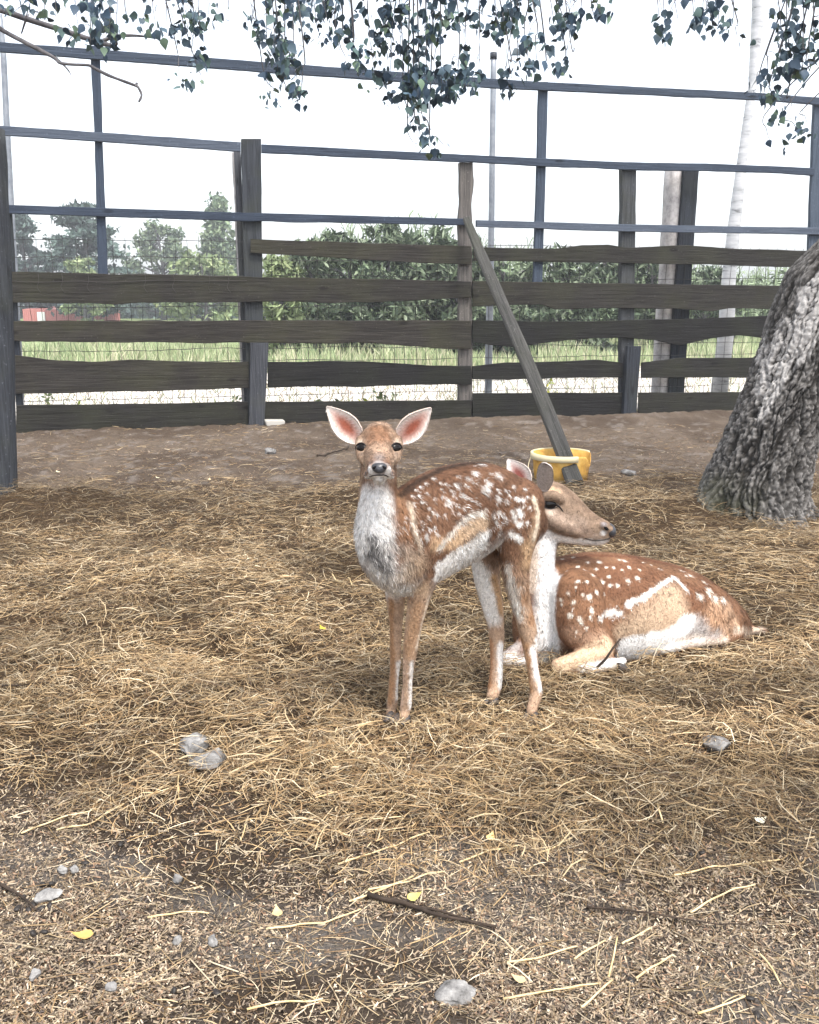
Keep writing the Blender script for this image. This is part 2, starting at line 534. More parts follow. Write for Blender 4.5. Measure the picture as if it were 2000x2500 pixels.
# ------------------------------------------------------------------ stones, sticks, leaves, droppings
m_stone, nt, b = mat('grey_stone', .9, .2)
v = coord(nt)
f = noise_n(nt, v, 28, 6, .7)
c = ramp(nt, f.outputs[0], [(.32, (.06, .057, .053)), (.5, (.20, .193, .185)), (.72, (.38, .37, .35))]).outputs[0]
nt.links.new(c, b.inputs['Base Color'])
bump(nt, b, f.outputs[0], .5, .006)
def stone(px, py, wpx, hpx, label, sink=.35, seed=0, name='stone', m=m_stone, cat='stone'):
    p = at_z(px, py, .02)
    p[2] = gh(p[0], p[1])
    k = px_m(p[1])
    rx, rz = wpx * k / 2, hpx * k / 2 * .8
    bm = bmesh.new()
    bmesh.ops.create_icosphere(bm, subdivisions=4, radius=1)
    rs = np.random.default_rng(seed + 50)
    planes = []
    for _ in range(9):
        pn_ = rs.normal(0, 1, 3)
        planes.append((pn_ / np.linalg.norm(pn_), rs.uniform(.55, .85)))
    for vt in bm.verts:
        q = vt.co
        d = .80 + .7 * float(fbm(q.x * 1.7 + seed, q.y * 1.7, q.z * 1.7, 3, 3)) + .10 * float(vnoise(q.x * 5 + seed, q.y * 5, q.z * 5, 4))
        qq = np.array(q)
        for pn_, po_ in planes:
            e_ = qq @ pn_ - po_
            if e_ > 0:
                qq = qq - pn_ * e_
        q = Vector(qq)
        vt.co = Vector((q.x * rx * d, q.y * rx * .75 * d, q.z * rz * 1.15 * d))
    o = bm_obj(name, bm, m)
    o.location = (p[0], p[1] + rx * .3, p[2] + rz * (.80 - sink * 1.4) + (.014 if hayw(p[0], p[1]) > .5 else .004))
    o.rotation_euler = (0, 0, seed * 1.7)
    return tag(o, label, cat)
stone(405, 1592, 82, 36, 'pale grey flat rock poking out of the hay, upper of two', .2, 1)
stone(443, 1616, 88, 30, 'pale grey flat rock half sunk in hay, lower of two', .2, 2)
stone(1510, 1597, 62, 30, 'grey rounded rock lying alone in the hay below the doe', .12, 3)
stone(97, 1887, 52, 24, 'flat pale stone on bare soil beside a patch of droppings', .2, 4)
stone(446, 1972, 28, 26, 'small greyish lilac pebble standing upright on the bare soil', .1, 5)
stone(372, 1977, 22, 22, 'little dull pebble beside the upright lilac pebble', .1, 15)
stone(965, 2085, 92, 28, 'smooth pale stone half buried near the bottom picture edge', .3, 6)
stone(1326, 995, 30, 14, 'small pale stone on dark soil right of the bucket', .2, 7)
stone(568, 953, 26, 18, 'little dull stone on dark soil behind the fawn', .2, 8)
stone(130, 1828, 22, 20, 'small pale pebble, left of a close pair on bare soil', .1, 9)
stone(155, 1824, 20, 19, 'small pale pebble, right of a close pair on bare soil', .1, 10)
stone(372, 1846, 20, 22, 'small cream pebble on bare soil below the pale rocks', .1, 11)
stone(72, 2052, 28, 24, 'small dull pebble near the lower left corner', .15, 12)
stone(230, 2073, 30, 18, 'small greenish grey pebble near the lower left corner', .2, 13)
m_board, nt, b = mat('pale_block', .9, .1)
b.inputs['Base Color'].default_value = (.46, .44, .40, 1)
bm = bmesh.new()
bmesh.ops.create_cube(bm, size=1)
p = at_z(578, 897, .03)
for vt in bm.verts:
    vt.co = Vector((vt.co.x * .19 * (1 + .12 * vt.co.z), vt.co.y * .13, vt.co.z * .05))
bmesh.ops.bevel(bm, geom=bm.edges[:], offset=.006, segments=2, affect='EDGES')
bm_obj_ = bm_obj('paving_slab', bm, m_board, smooth=False)
bm_obj_.location = (p[0], p[1], gh(p[0], p[1]) + .02)
bm_obj_.rotation_euler = (.05, .03, .35)
tag(bm_obj_, 'pale flat slab lying at the foot of a fence post', 'slab')

m_twig, nt, b = mat('dark_twig_bark', .8, .2)
f = noise_n(nt, coord(nt), 40, 4)
nt.links.new(ramp(nt, f.outputs[0], [(.3, (.018, .013, .01)), (.7, (.07, .05, .036))]).outputs[0], b.inputs['Base Color'])
def stick(pts, r0, r1, label, m=m_twig, name='stick', cat='stick', z=.012, side=None, group=None):
    P = np.array([at_z(a, c, .01) for a, c in pts])
    P = smooth_path(P, max(6, len(pts) * 5))
    P[:, 2] = gh(P[:, 0], P[:, 1]) + z
    parts = [tube(P, np.linspace(r0, r1, len(P)), 7, .25, len(pts))]
    if side is not None:
        Q = smooth_path(np.array([at_z(a, c, .01) for a, c in side]), 8)
        Q[:, 2] = gh(Q[:, 0], Q[:, 1]) + z
        parts.append(tube(Q, np.linspace(r1 * 1.2, r1 * .5, 8), 6, .2))
    V, F = merge(parts)
    o = recenter(mesh_obj(name, V, F, m), P[0])
    return tag(o, label, cat, group)
stick([(775, 1882), (860, 1905), (935, 1930), (1045, 1952)], .006, .003, 'dark split stick lying across bare soil near the middle foreground', side=[(870, 1908), (940, 1922), (1035, 1958)])
stick([(1235, 1908), (1330, 1925), (1450, 1940), (1580, 1948)], .0028, .0014, 'thin dark twig on bare soil right of the split stick')
stick([(0, 1872), (40, 1893), (78, 1924)], .004, .002, 'short dark twig at the left picture edge on bare soil')
stick([(10, 1500), (60, 1500), (110, 1498)], .003, .002, 'short black twig in the hay near the left edge', z=.05)
stick([(668, 962), (705, 955), (735, 942)], .010, .005, 'dark crooked twig on the soil behind the fawn', z=.02)
m_stalk, nt, b = mat('pale_straw_stalk', .55, .35)
f = noise_n(nt, coord(nt, scale=(1, 1, 1)), 30, 4)
nt.links.new(ramp(nt, f.outputs[0], [(.3, (.50, .36, .17)), (.7, (.72, .58, .35))]).outputs[0], b.inputs['Base Color'])
STK = [((712, 1822), (808, 1786), (905, 1752)), ((968, 1808), (1040, 1792), (1098, 1775)), ((1135, 1803), (1175, 1786), (1206, 1772)),
       ((775, 1870), (845, 1855), (935, 1828)), ((735, 1890), (800, 1870), (870, 1842)), ((1210, 2015), (1245, 1996), (1275, 1980)),
       ((1310, 1990), (1340, 1975), (1370, 1955)), ((1060, 2096), (1170, 2080), (1265, 2068)), ((1225, 2120), (1262, 2085), (1290, 2060)),
       ((1282, 2055), (1291, 2020), (1300, 1975)), ((1340, 2058), (1385, 2030), (1415, 2010)), ((1600, 2005), (1625, 2035), (1645, 2068)),
       ((1455, 1918), (1520, 1880), (1590, 1868)), ((1068, 2015), (1140, 2008), (1215, 1990)), ((45, 1758), (120, 1735), (210, 1715)),
       ((120, 1755), (200, 1738), (262, 1705)), ((1470, 2132), (1530, 2110), (1570, 2092)), ((310, 1925), (380, 1915), (440, 1918)),
       ((520, 2120), (600, 2105), (680, 2095)), ((560, 1948), (680, 1930), (760, 1905)), ((1420, 1845), (1520, 1825), (1650, 1815)),
       ((265, 1640), (290, 1660), (310, 1672)), ((310, 1690), (345, 1680), (378, 1670)), ((378, 1650), (376, 1668), (377, 1690)), ((1395, 1750), (1383, 1725), (1388, 1700))]
STALKS = []
LB = {0: 'thick pale straw stalk left of the split stick, upper of two', 7: 'long pale stalk beside the smooth half buried stone', 9: 'pale stalk lying nearly end on to the camera, crossing others', 11: 'bent pale stalk near the right edge of the bare soil'}
for i, s in enumerate(STK):
    STALKS.append((stick(s, .0024, .0016, None, m_stalk, 'straw_stalk', None, .006), s[1], LB.get(i)))
stick([(700, 1225), (725, 1250), (742, 1278)], .003, .002, 'pale bent straw sticking from the hollow left of the fawn', m_stalk, 'straw_stalk', 'straw stalk', .06, group='long straw stalks on the soil')
# animal droppings
m_drop, nt, b = mat('dark_dropping', .5, .4)
b.inputs['Base Color'].default_value = (.018, .014, .011, 1)
bm = bmesh.new()
bmesh.ops.create_icosphere(bm, subdivisions=2, radius=1)
for vt in bm.verts:
    vt.co = Vector((vt.co.x * .0095, vt.co.y * .0075, vt.co.z * .0072)) * (1 + .2 * (float(vnoise(vt.co.x * 2, vt.co.y * 2, vt.co.z * 2, 5)) - .5))
drop0 = bm_obj('dropping', bm, m_drop)
DROPS = []
DR = [(150, 1800), (178, 1812), (243, 1793), (255, 1772), (90, 1885 - 25), (108, 1858), (70, 1905), (50, 1890), (38, 1915), (85, 1913), (103, 1908), (60, 1918), (72, 1965), (92, 1960),
      (38, 1998), (478, 1875), (700, 1877), (978, 1905), (992, 1912), (1580, 2095), (1595, 2128), (1330, 2060), (590, 1760), (602, 1757), (1455, 1805), (1478, 1800), (455, 2082), (365, 2085)]
for i, (a, c) in enumerate(DR):
    o = drop0 if i == 0 else drop0.copy()
    if i:
        COL.objects.link(o)
    p = at_z(a, c, .01)
    o.location = (p[0], p[1], gh(p[0], p[1]) + .002)
    k = .75 + .5 * random.random()
    o.scale = (k * 1.15, k, k * .8)
    o.rotation_euler = (random.random(), random.random(), random.random() * 6)
    DROPS.append((o, (a, c)))
ORD = ['nearest', 'second nearest', 'third nearest', 'fourth nearest', 'fifth nearest', 'sixth nearest', 'seventh nearest', 'eighth nearest', 'ninth nearest', 'tenth nearest', 'eleventh nearest', 'twelfth nearest']
def rank_labels(items, marks, fmt, cat, group):
    by = {}
    for o, p in items:
        m = min(marks, key=lambda k: math.hypot(p[0] - marks[k][0], (p[1] - marks[k][1]) * 1.4))
        by.setdefault(m, []).append((math.hypot(p[0] - marks[m][0], (p[1] - marks[m][1]) * 1.4), o))
    for m, l in by.items():
        for i, (d, o) in enumerate(sorted(l, key=lambda t: t[0])):
            tag(o, fmt % (ORD[min(i, 11)], m), cat, group)
MARKS = {'the flat pale stone at the left': (97, 1887), 'the close pair of pale pebbles': (142, 1826), 'the upright lilac pebble': (446, 1972), 'the dark split stick': (900, 1915),
         'the cream white curled leaf': (1590, 1758), 'the half buried smooth stone': (965, 2085), 'the lower right corner': (1700, 2140), 'the two pale rocks in the hay': (425, 1610), 'the lower left corner': (20, 2140), 'the cream pebble': (372, 1846), 'the thin dark twig': (1400, 1930)}
rank_labels([(o, p) for o, p, l in STALKS if not l], MARKS, 'long pale straw stalk, %s to %s', 'straw stalk', 'long straw stalks on the soil')
for o, p, l in STALKS:
    if l:
        tag(o, l, 'straw stalk', 'long straw stalks on the soil')
rank_labels(DROPS, MARKS, 'small black dropping, %s to %s', 'dropping', 'droppings on the soil')
# fallen leaves and bits
def leaf_mesh(L, Wd, fold=.25, curl=.2):
    ys = np.array([0, .12, .32, .6, .85, 1.0])
    ws = np.array([.05, .75, 1.0, .62, .2, .0])
    V, F = [], []
    for t, wv in zip(ys, ws):
        zc = curl * L * (t - .5) ** 2
        V += [(-wv * Wd / 2, t * L, zc + fold * wv * Wd / 2), (0, t * L, zc), (wv * Wd / 2, t * L, zc + fold * wv * Wd / 2)]
    for i in range(len(ys) - 1):
        a = i * 3
        F += [(a, a + 1, a + 4, a + 3), (a + 1, a + 2, a + 5, a + 4)]
    return np.array(V), np.array(F)
def flat_mat(name, c, rough=.6):
    m, nt, b = mat(name, rough, .3)
    f = noise_n(nt, coord(nt), 60, 3)
    nt.links.new(ramp(nt, f.outputs[0], [(.3, tuple(x * .75 for x in c)), (.7, c)]).outputs[0], b.inputs['Base Color'])
    return m
def fallen(px, py, L, c, label, yaw, z=.02, name='fallen_leaf', cat='leaf', tilt=.3, wr=.75):
    p = at_z(px, py, z)
    V, F = leaf_mesh(L, L * wr, .3, .8)
    o = mesh_obj(name, V, F, flat_mat(name + '_surface', c))
    o.location = (p[0], p[1], float(gh(p[0], p[1])) + z)
    o.rotation_euler = (tilt, .1, yaw)
    return tag(o, label, cat)
fallen(682, 1347, .032, (.75, .55, .05), 'bright yellow leaf lying on the hay left of the fawn', .6, .05)
fallen(860, 1897, .034, (.62, .55, .16), 'yellow green leaf beside the dark split stick', -1.2, .012)
fallen(1590, 1758, .034, (.80, .78, .62), 'curled cream white leaf on bare soil at the right', -1.1, .012, tilt=.1)
fallen(738, 930, .06, (.62, .45, .16), 'small tan leaf on the soil near the fence foot', .4, .02)
fallen(125, 1000, .045, (.66, .56, .36), 'pale leaf on dark soil, leftmost of a scattered row', .9, .02)
fallen(252, 1001, .04, (.70, .60, .40), 'pale leaf on dark soil, second of a scattered row', 2.1, .02)
fallen(335, 1012, .035, (.70, .62, .42), 'pale leaf on dark soil, third of a scattered row', 1.1, .02)
fallen(441, 1012, .035, (.62, .50, .30), 'pale leaf on dark soil, last of a scattered row', .2, .02)
fallen(585, 1930, .03, (.62, .46, .22), 'crumpled tan leaf on bare soil left of the split stick', .3, .012)
fallen(195, 1980, .045, (.60, .38, .12), 'orange tan leaf scrap on bare soil at the lower left', 1.8, .012)
fallen(1030, 1778, .03, (.62, .42, .18), 'folded tan leaf at the ragged edge of the hay', -.4, .015)
fallen(1105, 2068, .03, (.66, .48, .26), 'tan leaf scrap beside the long stalk at the bottom', 1.2, .012)
# ================================================================== FENCE
fence = thing('paddock_fence', 'tall weathered board fence with upper rails tinted with painted blue flare and wire netting', 'fence', tuple(F0), FA)
def curve_at(pts, xs):
    P = np.array(pts, float)
    return np.interp(xs, P[:, 0], P[:, 1])
def slab_rings(front, thick, ch=.004):
    """front: list of (u0,z0,u1,z1) edge pairs along the length -> chamfered box rings in fence coords; front face at v=0, back at v=thick"""
    rings = []
    for (u0, z0, u1, z1) in front:
        a, c = np.array([u0, 0, z0]), np.array([u1, 0, z1])
        d = (c - a) / (np.linalg.norm(c - a) + 1e-9)
        e = np.array([0, 1.0, 0])
        rings.append(np.array([a + d * ch, a + e * ch, a + e * (thick - ch), a + d * ch + e * thick, c - d * ch + e * thick, c + e * (thick - ch), c + e * ch, c - d * ch]))
    return rings
def place(name, rings, v, m, par=fence):
    allp = np.concatenate(rings)
    c = allp.mean(0)
    V, F = sweep([r - c for r in rings])
    o = mesh_obj(name, V, F, m, par, smooth=False)
    o.location = (c[0], c[1] + v, c[2])
    return o
FS = [0]
def board(name, top, bot, v, thick, m, wave=1.2):
    """horizontal board; top and bottom edges as pixel polylines"""
    x0, x1 = top[0][0], top[-1][0]
    n = max(8, int((x1 - x0) / 9))
    xs = np.linspace(x0, x1, n)
    FS[0] += 1
    yt = curve_at(top, xs) + (vnoise(xs * .016, FS[0] * 3.1, 0, 21) - .5) * wave * 1.2 + (vnoise(xs * .07, FS[0] * 3.1, 0, 25) - .5) * wave * .6
    yb = curve_at(bot, xs) + (vnoise(xs * .016, FS[0] * 7.7, 0, 22) - .5) * wave * 2.2 + (vnoise(xs * .08, FS[0] * 3.1, 0, 26) - .5) * wave
    fr = []
    for x, a, c in zip(xs, yt, yb):
        u1, z1 = on_fence(x, a, v)
        u0, z0 = on_fence(x, c, v)
        fr.append((u0, z0, u1, z1))
    return place(name, slab_rings(fr, thick), v, m)
def upright(name, left, right, v, thick, m, wave=.6):
    """vertical board or post; edges as (y, x) pixel polylines from top to bottom"""
    y0, y1 = left[0][0], left[-1][0]
    n = max(8, int((y1 - y0) / 12))
    ys = np.linspace(y0, y1, n)
    FS[0] += 1
    xl = curve_at(left, ys) + (vnoise(ys * .03, FS[0] * 3.3, 0, 23) - .5) * wave * 2
    xr = curve_at(right, ys) + (vnoise(ys * .03, FS[0] * 5.3, 0, 24) - .5) * wave * 2
    fr = []
    for y, a, c in zip(ys, xl, xr):
        u0, z0 = on_fence(a, y, v)
        u1, z1 = on_fence(c, y, v)
        fr.append((u0, z0, u1, z1))
    return place(name, slab_rings(fr, thick), v, m)
# depth layers (front face): stub posts -.11, planks -.05 (25 mm), posts -.02 (90 mm), rails .0, netting .10, outer posts .16
VP, VR = -.05, -.048
# upper rails
board('rail', [(-60, 84), (0, 88), (600, 133), (1035, 165), (1145, 172), (1600, 195), (1900, 218)], [(-60, 104), (0, 108), (600, 155), (1035, 184), (1145, 190), (1600, 210), (1900, 236)], VR, .04, M_RAIL, .7)
board('rail', [(-60, 260), (0, 264), (195, 277), (507, 299)], [(-60, 280), (0, 284), (195, 297), (507, 319)], VR, .04, M_RAIL, .8)
board('rail', [(551, 303), (970, 325), (1145, 333), (1310, 341), (1480, 344), (1715, 353)], [(551, 322), (970, 341), (1000, 342), (1145, 349), (1310, 357), (1480, 360), (1640, 365), (1715, 370)], VR, .04, M_RAIL, .9)
board('rail', [(12, 431), (500, 447), (985, 460)], [(12, 449), (500, 465), (985, 474)], VR, .04, M_RAIL, .9)
board('rail', [(1004, 463), (1310, 472), (1520, 476), (1800, 480)], [(1004, 477), (1310, 487), (1520, 490), (1800, 495)], VR, .04, M_RAIL, .7)
# boards, left bay
board('plank', [(528, 503), (760, 511), (992, 518)], [(528, 532), (620, 537), (760, 548), (992, 556)], VP, .026, M_PLANK, 1.5)
board('plank', [(20, 572), (500, 582), (992, 592)], [(20, 637), (200, 640), (245, 643), (290, 637), (500, 636), (780, 637), (940, 629), (992, 627)], VP, .026, M_PLANK, 1.6)
board('plank', [(25, 676), (500, 675), (992, 675)], [(25, 718), (200, 720), (500, 722), (780, 723), (920, 733), (992, 735)], VP, .026, M_PLANK, 1.6)
board('plank', [(31, 747), (100, 757), (200, 762), (290, 757), (400, 762), (524, 762)], [(31, 829), (280, 825), (524, 817)], VP, .028, M_PLANK, 1.4)
board('plank', [(564, 762), (760, 760), (900, 769), (992, 771)], [(564, 815), (760, 814), (992, 809)], VP, .026, M_PLANK, 1.6)
board('plank', [(34, 854), (300, 850), (522, 846)], [(34, 918), (300, 914), (522, 902)], VP, .028, M_PLANK, 1.4)
board('plank', [(557, 846), (760, 845), (992, 842)], [(557, 890), (760, 890), (992, 884)], VP, .026, M_PLANK, 1.4)
# boards, right bay
board('plank', [(998, 520), (1165, 524), (1225, 516), (1280, 515), (1320, 522), (1440, 516), (1560, 524), (1800, 530)], [(998, 548), (1310, 553), (1800, 565)], VP, .026, M_PLANK, 1.0)
board('plank', [(996, 592), (1310, 597), (1800, 603)], [(996, 645), (1140, 642), (1170, 652), (1250, 650), (1420, 650), (1500, 656), (1535, 650), (1800, 652)], VP, .026, M_PLANK, 1.4)
board('plank', [(996, 674), (1200, 677), (1420, 672), (1620, 665), (1800, 664)], [(996, 722), (1080, 730), (1200, 716), (1310, 710), (1380, 716), (1430, 728), (1500, 712), (1560, 706), (1630, 714), (1800, 716)], VP, .026, M_PLANK, 1.2)
board('plank', [(996, 771), (1060, 764), (1200, 760), (1260, 757), (1312, 764)], [(996, 799), (1312, 796)], VP, .026, M_PLANK, 1.4)
board('plank', [(1352, 764), (1430, 754), (1590, 753), (1700, 748), (1800, 748)], [(1352, 796), (1590, 794), (1800, 792)], VP, .026, M_PLANK, 1.4)
board('plank', [(996, 828), (1312, 827)], [(996, 884), (1312, 876)], VP, .026, M_PLANK, 1.4)
board('plank', [(1346, 827), (1590, 825), (1800, 823)], [(1346, 876), (1590, 870), (1800, 866)], VP, .026, M_PLANK, 1.4)
# posts behind the boards
VB = -.004
upright('post', [(292, 508), (580, 515), (900, 522)], [(292, 550), (580, 553), (900, 557)], VB, .09, M_POST)
upright('post', [(342, 968), (420, 970), (470, 965), (500, 967), (890, 968)], [(342, 996), (380, 999), (420, 994), (890, 995)], VB, .07, M_PALEPOST, 1.2)
upright('post', [(342, 1310), (440, 1311), (460, 1309), (880, 1308)], [(342, 1341), (700, 1336), (880, 1333)], VB, .08, M_POST)
upright('post', [(440, 10), (930, 38)], [(440, 24), (930, 52)], VB, .05, M_POST)
# slim uprights carrying the top rail, blue flare glow in their colour
upright('upright', [(96, 190), (300, 199), (600, 207)], [(96, 210), (300, 216), (600, 228)], VB, .045, M_RAILV)
upright('upright', [(172, 1136), (380, 1131), (620, 1123)], [(172, 1155), (380, 1149), (620, 1142)], VB, .045, M_RAILV)
upright('upright', [(205, 1716), (640, 1700)], [(205, 1736), (640, 1722)], VB, .045, M_RAILV)
# short stub posts nailed on the front
upright('stub_post', [(722, 528), (912, 524)], [(722, 566), (912, 556)], -.115, .062, M_POST)
upright('stub_post', [(729, 1322), (890, 1312)], [(731, 1351), (890, 1339)], -.115, .062, M_POST)
# knots standing slightly proud where bark bulges were sawn
# wire netting
W_U0, W_U1 = -.3, 9.2
m_wire, nt, b = mat('rusty_galvanised_wire', .6, .4)
b.inputs['Base Color'].default_value = (.06, .055, .052, 1)
b.inputs['Metallic'].default_value = .3
parts = []
zs = [.03, .12, .22, .32, .43, .55, .67, .80, .93, 1.07, 1.22, 1.37, 1.52, 1.68, 1.84]
us = np.arange(W_U0, W_U1, .115)
for i, z in enumerate(zs):
    uu = np.arange(W_U0, W_U1, .057)
    pz = z + .012 * (vnoise(uu * 1.5, i, 0, 61) - .5) * 2 + .006 * (vnoise(uu * 9, i, 0, 62) - .5) * 2
    parts.append(tube(np.stack([uu, np.full(len(uu), 0.0), pz], 1), .0034, 3))
for i, u in enumerate(us):
    zz = np.linspace(.0, zs[-1] + .02, 16)
    pu = u + .014 * (vnoise(zz * 3, i * 1.7, 0, 63) - .5) * 2
    parts.append(tube(np.stack([pu, np.full(16, .003), zz], 1), .0028, 3))
V, F = merge(parts)
net = mesh_obj('wire_netting', V, F, m_wire, fence)
net.location = (0, .10, 0)
tag(net, kind='stuff')
# a loose strand of old wire hanging over the front of the second board
parts = []
P = [on_fence(x, y, -.055) for x, y in ((22, 592), (85, 594), (160, 592), (240, 594), (330, 590), (420, 592), (520, 591))]
P = smooth_path(np.array([(u, 0, z) for u, z in P]), 40)
parts.append(tube(P, .0022, 4))
for x in (80, 130, 185, 305, 365, 440, 480):
    q = [on_fence(x + dx, y, -.055) for dx, y in ((0, 576), (2, 592), (-2, 604), (6, 616))]
    parts.append(tube(smooth_path(np.array([(u, 0, z) for u, z in q]), 8), .0018, 4))
V, F = merge(parts)
lw = mesh_obj('loose_wire', V, F, m_wire, fence)
lw.location = (0, -.058, 0)

# ------------------------------------------------------------------ posts and poles beyond the netting
def plumb(name, left, right, base_y, d_extra, m, label, cat, kind='round', k=10, wob=.05, cap=None):
    """free-standing pole behind the fence, edges as (y,x) polylines at fence offset v"""
    ys = np.linspace(left[0][0], left[-1][0], 26)
    xl, xr = curve_at(left, ys), curve_at(right, ys)
    pts, rad = [], []
    for y, a, c in zip(ys, xl, xr):
        u, z = on_fence((a + c) / 2, y, d_extra)
        p = F0 + FU * u + FV * d_extra
        pts.append((p[0], p[1], z))
        rad.append(max(.01, (c - a) / 2 * px_m(p[1])))
    pts = np.array(pts)
    pts = np.vstack([pts, [pts[-1][0], pts[-1][1], -.05]]) if pts[-1][2] > 0 else pts
    rad = rad + [rad[-1]] * (len(pts) - len(rad))
    V, F = tube(pts, rad, k, wob, int(left[0][1]) + 3)
    c = np.array([pts[-1][0], pts[-1][1], 0])
    root = thing(name, label, cat, tuple(c))
    o = mesh_obj('shaft', V - c, F, m, root)
    return root, pts - c, rad
m_galv, nt, b = mat('dull_galvanised_steel', .5, .5)
f = noise_n(nt, coord(nt), 12, 4)
nt.links.new(ramp(nt, f.outputs[0], [(.3, (.19, .21, .24)), (.7, (.33, .35, .38))]).outputs[0], b.inputs['Base Color'])
b.inputs['Metallic'].default_value = .35
r1, p1, q1 = plumb('steel_pole', [(30, -8), (100, 1), (280, 9), (720, 29), (850, 36)], [(30, 4), (100, 12), (280, 21), (720, 45), (850, 50)], 850, .45, m_galv, 'grey steel pole standing behind the left end of the fence', 'pole')
r2, p2, q2 = plumb('steel_pole', [(115, 1034), (470, 1029), (830, 1020)], [(115, 1045), (470, 1041), (830, 1036)], 830, .5, m_galv, 'grey steel pole with dark cap behind the leaning prop', 'pole')
m_cap, nt, b = mat('dark_cap_plastic', .6, .3)
b.inputs['Base Color'].default_value = (.03, .035, .045, 1)
V, F = tube(np.array([p2[0] + [0, 0, .02], p2[0] + [0, 0, -.045]]), q2[0] * 1.2, 12)
mesh_obj('cap', V, F, m_cap, r2)
# concrete outer posts: square, one pale face and one dark board side
def conc(name, c, w, ca, cb, label, u, h, v, m1, rot):
    bm = bmesh.new()
    bmesh.ops.create_cube(bm, size=1)
    for vt in bm.verts:
        vt.co = Vector((vt.co.x * w, vt.co.y * w, (vt.co.z + .5) * h))
    bmesh.ops.subdivide_edges(bm, edges=[e for e in bm.edges if abs(e.verts[0].co.z - e.verts[1].co.z) > .1], cuts=14)
    bmesh.ops.bevel(bm, geom=[e for e in bm.edges if abs(e.verts[0].co.z - e.verts[1].co.z) > .01 and len(e.link_faces) == 2 and e.calc_face_angle(0) > .5], offset=.012, segments=2, affect='EDGES')
    for vt in bm.verts:
        q = vt.co
        vt.co = q + Vector((float(vnoise(q.z * 6, q.x * 5, 1, 71)) - .5, float(vnoise(q.z * 6, q.y * 5, 2, 72)) - .5, 0)) * .016
    root = thing(name, label, 'post', tuple(F0 + FU * u + FV * v - np.array([0, 0, .05])), FA + rot)
    bm_obj('shaft', bm, m1, root)
    return root
m_conc, nt, b = mat('weathered_concrete', .92, .15)
f = noise_n(nt, coord(nt), 14, 7, .75)
c = ramp(nt, f.outputs[0], [(.3, (.22, .21, .21)), (.5, (.40, .38, .37)), (.7, (.52, .50, .49))]).outputs[0]
nt.links.new(c, b.inputs['Base Color'])
bump(nt, b, f.outputs[0], .5, .01)
u, z = on_fence(1422, 362, .22)
root = conc('concrete_post', None, .165, 0, 0, 'broad pale concrete post seen between boards of the right bay', u + .0, z + .08, .24, m_conc, 0)
u, z = on_fence(1452, 362, .19)
# dark weathered board strapped to the right side of the concrete post
bm = bmesh.new()
bmesh.ops.create_cube(bm, size=1)
zt = on_fence(1452, 362, .12)[1]
for vt in bm.verts:
    vt.co = Vector((vt.co.x * .185, vt.co.y * .05, (vt.co.z + .5) * (zt + .1)))
bmesh.ops.subdivide_edges(bm, edges=[e for e in bm.edges if abs(e.verts[0].co.z - e.verts[1].co.z) > .1], cuts=16)
for vt in bm.verts:
    vt.co.x += (float(vnoise(vt.co.z * 5, vt.co.x * 9, 0, 73)) - .5) * .012
ob = bm_obj('backing_board', bm, M_POST, root, smooth=False)
uu = on_fence(1452, 500, .12)[0] - (u - u) 
ob.location = (uu - on_fence(1422, 362, .22)[0] - .035, -.24 + .135, 0)
u, z = on_fence(497, 320, .22)
root = conc('concrete_post', None, .075, 0, 0, 'narrow pale concrete post close behind the tall fence post', u, z + .05, .26, m_conc, 0)
root2 = thing('outer_post', 'dark wooden outer post wired beside the narrow concrete post', 'post', tuple(F0 + FU * on_fence(507, 500, .2)[0] + FV * .2), FA)
zz = np.linspace(-.05, on_fence(507, 318, .2)[1], 12)
V, F = tube(np.stack([np.zeros(12), np.zeros(12), zz], 1), .034, 9, .1, 5)
mesh_obj('shaft', V, F, M_POST, root2)
# foreground post at the left edge
bp = at_z(5, 1083, .02)
d0 = bp[1]
ys = np.linspace(270, 1092, 24)
pts, rad = [], []
for y in ys:
    xr = float(curve_at([(270, 8), (480, 19), (700, 26), (1000, 34), (1092, 37)], [y])[0])
    q = at_y(xr, y, d0)
    rr = .088
    pts.append((q[0] - rr, q[1], q[2]))
    rad.append(rr)
pts = np.array(pts)
c = pts[-1].copy()
V, F = tube(pts, rad, 14, .07, 9)
root = thing('gate_post', 'dark rough wooden post at the left edge in front of the fence', 'post', tuple(c))
mesh_obj('shaft', V - c, F, M_POST, root)

# leaning prop
a = at_z(1212, 1020, .03)
ut, zt = on_fence(985, 462, -.10)
tpt = F0 + FU * ut + FV * -.10
tpt[2] = zt
n = 26
P = np.array([a * (1 - t) + tpt * t for t in np.linspace(0, 1, n)])
P[:, 0] += .012 * np.sin(np.linspace(0, 5, n))
rings = []
T = (tpt - a) / np.linalg.norm(tpt - a)
sx = np.cross(T, [0, 1, 0]); sx /= np.linalg.norm(sx)
sy = np.cross(T, sx)
for i, p in enumerate(P):
    w = np.interp(i / (n - 1), [0, .1, .8, 1], [.056, .054, .050, .036]) * (1 + .1 * (float(vnoise(i * .5, 0, 0, 81)) - .5))
    h = .03
    c8 = [(-w, -h * .6), (-w * .7, -h), (w * .7, -h), (w, -h * .6), (w, h * .6), (w * .7, h), (-w * .7, h), (-w, h * .6)]
    rings.append(np.array([p + sx * x + sy * y for x, y in c8]))
V, F = sweep(rings)
base = a.copy()
Mq = Matrix(((sx[0], sy[0], T[0]), (sx[1], sy[1], T[1]), (sx[2], sy[2], T[2])))
V = (V - base) @ np.array([[sx[0], sy[0], T[0]], [sx[1], sy[1], T[1]], [sx[2], sy[2], T[2]]])
M_PROP = wood('grey_prop_wood', 2, (.035, .034, .031), (.125, .118, .108))
prop = mesh_obj('wooden_prop', V, F, M_PROP, smooth=False)
